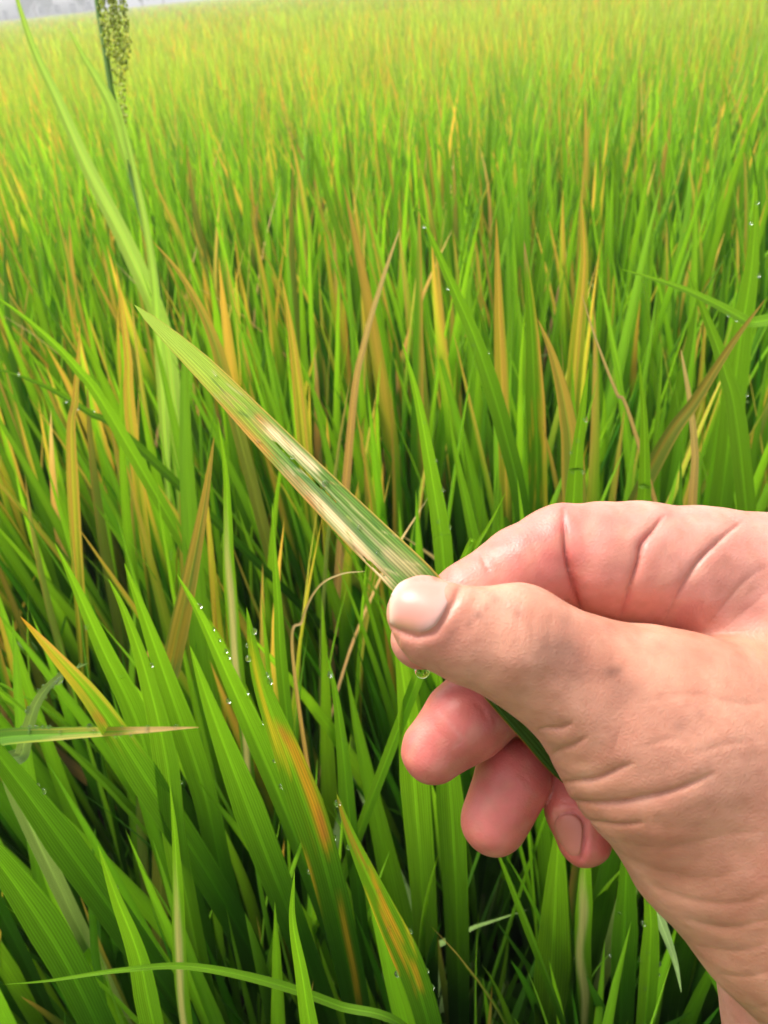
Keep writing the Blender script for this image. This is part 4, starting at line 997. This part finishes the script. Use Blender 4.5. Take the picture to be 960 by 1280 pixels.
# ------------------------------------------------------------------ the tall weed with its seed head
wz = 0.85
foot = P(205, 380, wz)
wst = catmull([(112, -120, wz), (120, -10, wz), (131, 60, wz), (142, 125, wz), (163, 215, wz), (185, 300, wz), (208, 420, wz + .02)], 40)
wp = P(wst[:, 0], wst[:, 1], wst[:, 2])[::-1]
ft = wp[0] + np.array([0.03, 0.01, -1.0]) * wp[0][2]; ft[2] = 0
weed = empty('barnyard_grass', tuple(ft))
tag(weed, 'tall barnyard grass weed with an upright grainy seed head standing above the rice', 'weed')
wp = np.vstack([catmull([ft, (ft + wp[0]) / 2 + np.array([.004, 0, 0]), wp[0]], 12)[:-1], wp])
vv, ff, uu = tube(wp - ft, np.linspace(0.0042, 0.0026, len(wp)), 8)
obj('stem', mesh_np('stem', vv, ff, uu, np.tile([0.11, 0.22, 0.03], (len(vv), 1)), M_STEM), weed)
for pix, wd, kd in [([(8, -45), (38, 50), (72, 125), (112, 215), (160, 310), (205, 420), (222, 560), (228, 720)], 22, 'weed'), ([(84, 34), (104, 70), (122, 100), (140, 135), (156, 190), (170, 240)], 15, 'weed'),
                    ([(140, 100), (165, 200), (190, 330), (200, 450), (207, 560), (214, 700)], 13, 'weed')]:
    c = catmull([P(x, y, wz - 0.02 + 0.004 * k) for k, (x, y) in enumerate(pix)], 34)[::-1]
    sv_ = np.linspace(0, 1, 34); wd_ = wd * wz / F * np.clip((1 - sv_) / 0.6, 0, 1) ** 0.7 * (0.25 + 0.75 * sm(0, 0.3, sv_))
    nr = CAM - c + np.array([0.2, 0, 0.3]); nr /= np.linalg.norm(nr, axis=1, keepdims=True)
    world_leaf(weed, c, wd_, nr, kd, nu=5, fold=0.2, mat=M_FIELD)
# seed head: short branches crowded with grains
sv3, sf3 = [], []
bm = bmesh.new(); bmesh.ops.create_icosphere(bm, subdivisions=1, radius=1.0); gv = np.array([q.co[:] for q in bm.verts]); gf = np.array([[q.index for q in fc.verts] for fc in bm.faces]); bm.free()
cnt = 0
axis = catmull([(126, -70, wz - .01), (138, -10, wz - .01), (145, 45, wz - .01), (149, 100, wz - .01), (156, 150, wz - .01)], 60)
for i in range(60):
    x, y, z_ = axis[i]
    wpx = np.interp(y, [-70, 20, 60, 80, 100, 150], [14, 16, 14, 10, 6, 2.5])
    dn = 16 if y < 70 else 6
    for k in range(dn if y < 90 else 3):
        br = random.choice([-0.75, 0.0, 0.1, 0.8]) * wpx + random.gauss(0, wpx * 0.22)
        c = P(x + br, y + random.uniform(-3, 3), z_ + random.uniform(-.008, .008))
        r = random.uniform(0.0011, 0.0018)
        R = np.array(Matrix.Rotation(random.uniform(0, 3), 3, 'X') @ Matrix.Rotation(random.uniform(0, 3), 3, 'Z'))
        sv3.append((gv * np.array([r, r, r * 1.7])) @ R.T + c - ft); sf3.append(gf + cnt * len(gv)); cnt += 1
sv3 = np.concatenate(sv3); sf3 = np.concatenate(sf3)
tt = np.repeat(np.array([[0.40, 0.46, 0.10]]) * RNG.uniform(0.6, 1.3, (cnt, 1)), len(gv), 0)
obj('seed_head', mesh_np('seed_head', sv3, sf3, np.zeros((len(sv3), 2)), tt, M_FIELD), weed)

# ------------------------------------------------------------------ far edge of the field: houses and trees
def boxv(x0, x1, y0, y1, z0, z1):
    v = [(x, y, z) for x in (x0, x1) for y in (y0, y1) for z in (z0, z1)]
    f = [(0, 1, 3, 2), (4, 6, 7, 5), (0, 4, 5, 1), (2, 3, 7, 6), (0, 2, 6, 4), (1, 5, 7, 3)]
    return v, f
M_WALL = plain_material('white_wall', (0.72, 0.70, 0.68)); M_ROOF = plain_material('clay_roof', (0.42, 0.17, 0.12)); M_WIN = plain_material('dark_glass', (0.05, 0.06, 0.07), 0.2)
M_BARK = plain_material('bark', (0.12, 0.09, 0.06))
def house(x, y, wx, wy, h, rh, label):
    r = empty('house', (x, y, 0)); tag(r, label, 'house')
    def part(nm, v, f, mt, par=r): return obj(nm, mesh_np(nm, v, f, mat=mt, smooth=False), par)
    part('wall', *boxv(-wx / 2, wx / 2, -wy / 2, wy / 2, 0, h), M_WALL)
    v = [(-wx / 2 - .4, -wy / 2 - .4, h + .01), (wx / 2 + .4, -wy / 2 - .4, h + .01), (wx / 2 + .4, wy / 2 + .4, h + .01), (-wx / 2 - .4, wy / 2 + .4, h + .01), (-wx / 2 + .5, 0, h + rh), (wx / 2 - .5, 0, h + rh)]
    me = bpy.data.meshes.new('roof'); me.from_pydata(v, [], [(0, 1, 5, 4), (2, 3, 4, 5), (1, 2, 5), (3, 0, 4), (0, 3, 2, 1)]); me.materials.append(M_ROOF); obj('roof', me, r)
    k = int(wx // 2.6)
    for i in range(k):
        cx_ = -wx / 2 + (i + .5) * wx / k
        part('door' if i == k // 2 else 'window', *boxv(cx_ - .45, cx_ + .45, -wy / 2 - .06, -wy / 2 + .05, 0.05 if i == k // 2 else 1.0, 2.2), M_WIN)
def far_xy(px, D):
    d = P(px, 10, 1.0) - CAM; d = d / d[1]; return CAM[0] + d[0] * D, D
x, y = far_xy(88, 170); house(x, y, 11, 7, 3.4, 2.0, 'pale distant house with a pinkish tiled roof at the field edge')
x, y = far_xy(14, 175); house(x, y, 14, 8, 4.2, 1.4, 'white distant house at the field edge next to grey trees')
M_TREE = leaf_material('tree_leaf', veins=2, trans=0.3, rnd=0.1)
def tree(x, y, h, label):
    r = empty('tree', (x, y, 0)); tag(r, label, 'tree', 'trees at the far edge of the field')
    vv, ff, uu = tube(catmull([(0, 0, 0), (.1, 0, h * .3), (-.05, .1, h * .7)], 6), np.linspace(.18, .06, 6), 7)
    for k in range(4):
        a = k * 1.6 + random.random(); v2, f2, u2 = tube(catmull([(0, 0, h * .35), (math.cos(a) * h * .15, math.sin(a) * h * .15, h * .55), (math.cos(a) * h * .28, math.sin(a) * h * .28, h * .75)], 5), np.linspace(.08, .03, 5), 5)
        ff = np.vstack([ff, f2 + len(vv)]); vv = np.vstack([vv, v2])
    obj('trunk', mesh_np('trunk', vv, ff, mat=M_BARK), r)
    q = 900; cc = []
    lob = [(random.uniform(-.3, .3) * h, random.uniform(-.3, .3) * h, random.uniform(.5, .9) * h, random.uniform(.12, .24) * h) for _ in range(9)]
    for k in range(q):
        l = random.choice(lob); d = RNG.normal(0, 1, 3); d = d / np.linalg.norm(d) * l[3] * RNG.uniform(.5, 1.05); cc.append(np.array(l[:3]) + d)
    cc = np.array(cc); a = RNG.normal(0, 1, (q, 3)); a /= np.linalg.norm(a, axis=1, keepdims=True); b = np.cross(a, RNG.normal(0, 1, (q, 3))); b /= np.linalg.norm(b, axis=1, keepdims=True)
    s = h * 0.045
    v = np.stack([cc - a * s, cc + b * s * .6, cc + a * s, cc - b * s * .6], 1).reshape(-1, 3)
    obj('crown', mesh_np('crown', v, np.arange(q * 4).reshape(q, 4), np.zeros((q * 4, 2)), np.repeat(np.array([[0.05, 0.09, 0.03]]) * RNG.uniform(.6, 1.4, (q, 1)), 4, 0), M_TREE, smooth=False), r)
for px_, D_, h_, t_ in [(42, 150, 4.6, 'round grey-green tree between the two distant houses'), (30, 160, 3.4, 'low bushy tree beside the white distant house'), (104, 155, 4.4, 'tree beside the pink-roofed distant house nearer the weed'), (58, 165, 3.6, 'small tree just before the pink-roofed distant house'),
                        (178, 150, 4.0, 'tree past the weed seed head at the field edge'), (205, 158, 4.5, 'last tree of the line past the weed seed head'), (-20, 155, 5, 'tree beyond the white distant house')]:
    x, y = far_xy(px_, D_); tree(x, y, h_, t_)

# ------------------------------------------------------------------ air
HAZE = 0.005
if HAZE:
    v, f = boxv(-260, 260, -60, 330, -1.0, 9.0)
    mt, t, N, L = new_mat('haze')
    vp = N('ShaderNodeVolumePrincipled'); vp.inputs['Density'].default_value = HAZE; vp.inputs['Color'].default_value = (0.95, 0.97, 1.0, 1)
    out = N('ShaderNodeOutputMaterial'); L(vp.outputs[0], out.inputs['Volume'])
    hz = obj('haze', mesh_np('haze', v, f, mat=mt, smooth=False))
    tag(hz, 'thin pale morning haze over the whole field', kind='stuff')
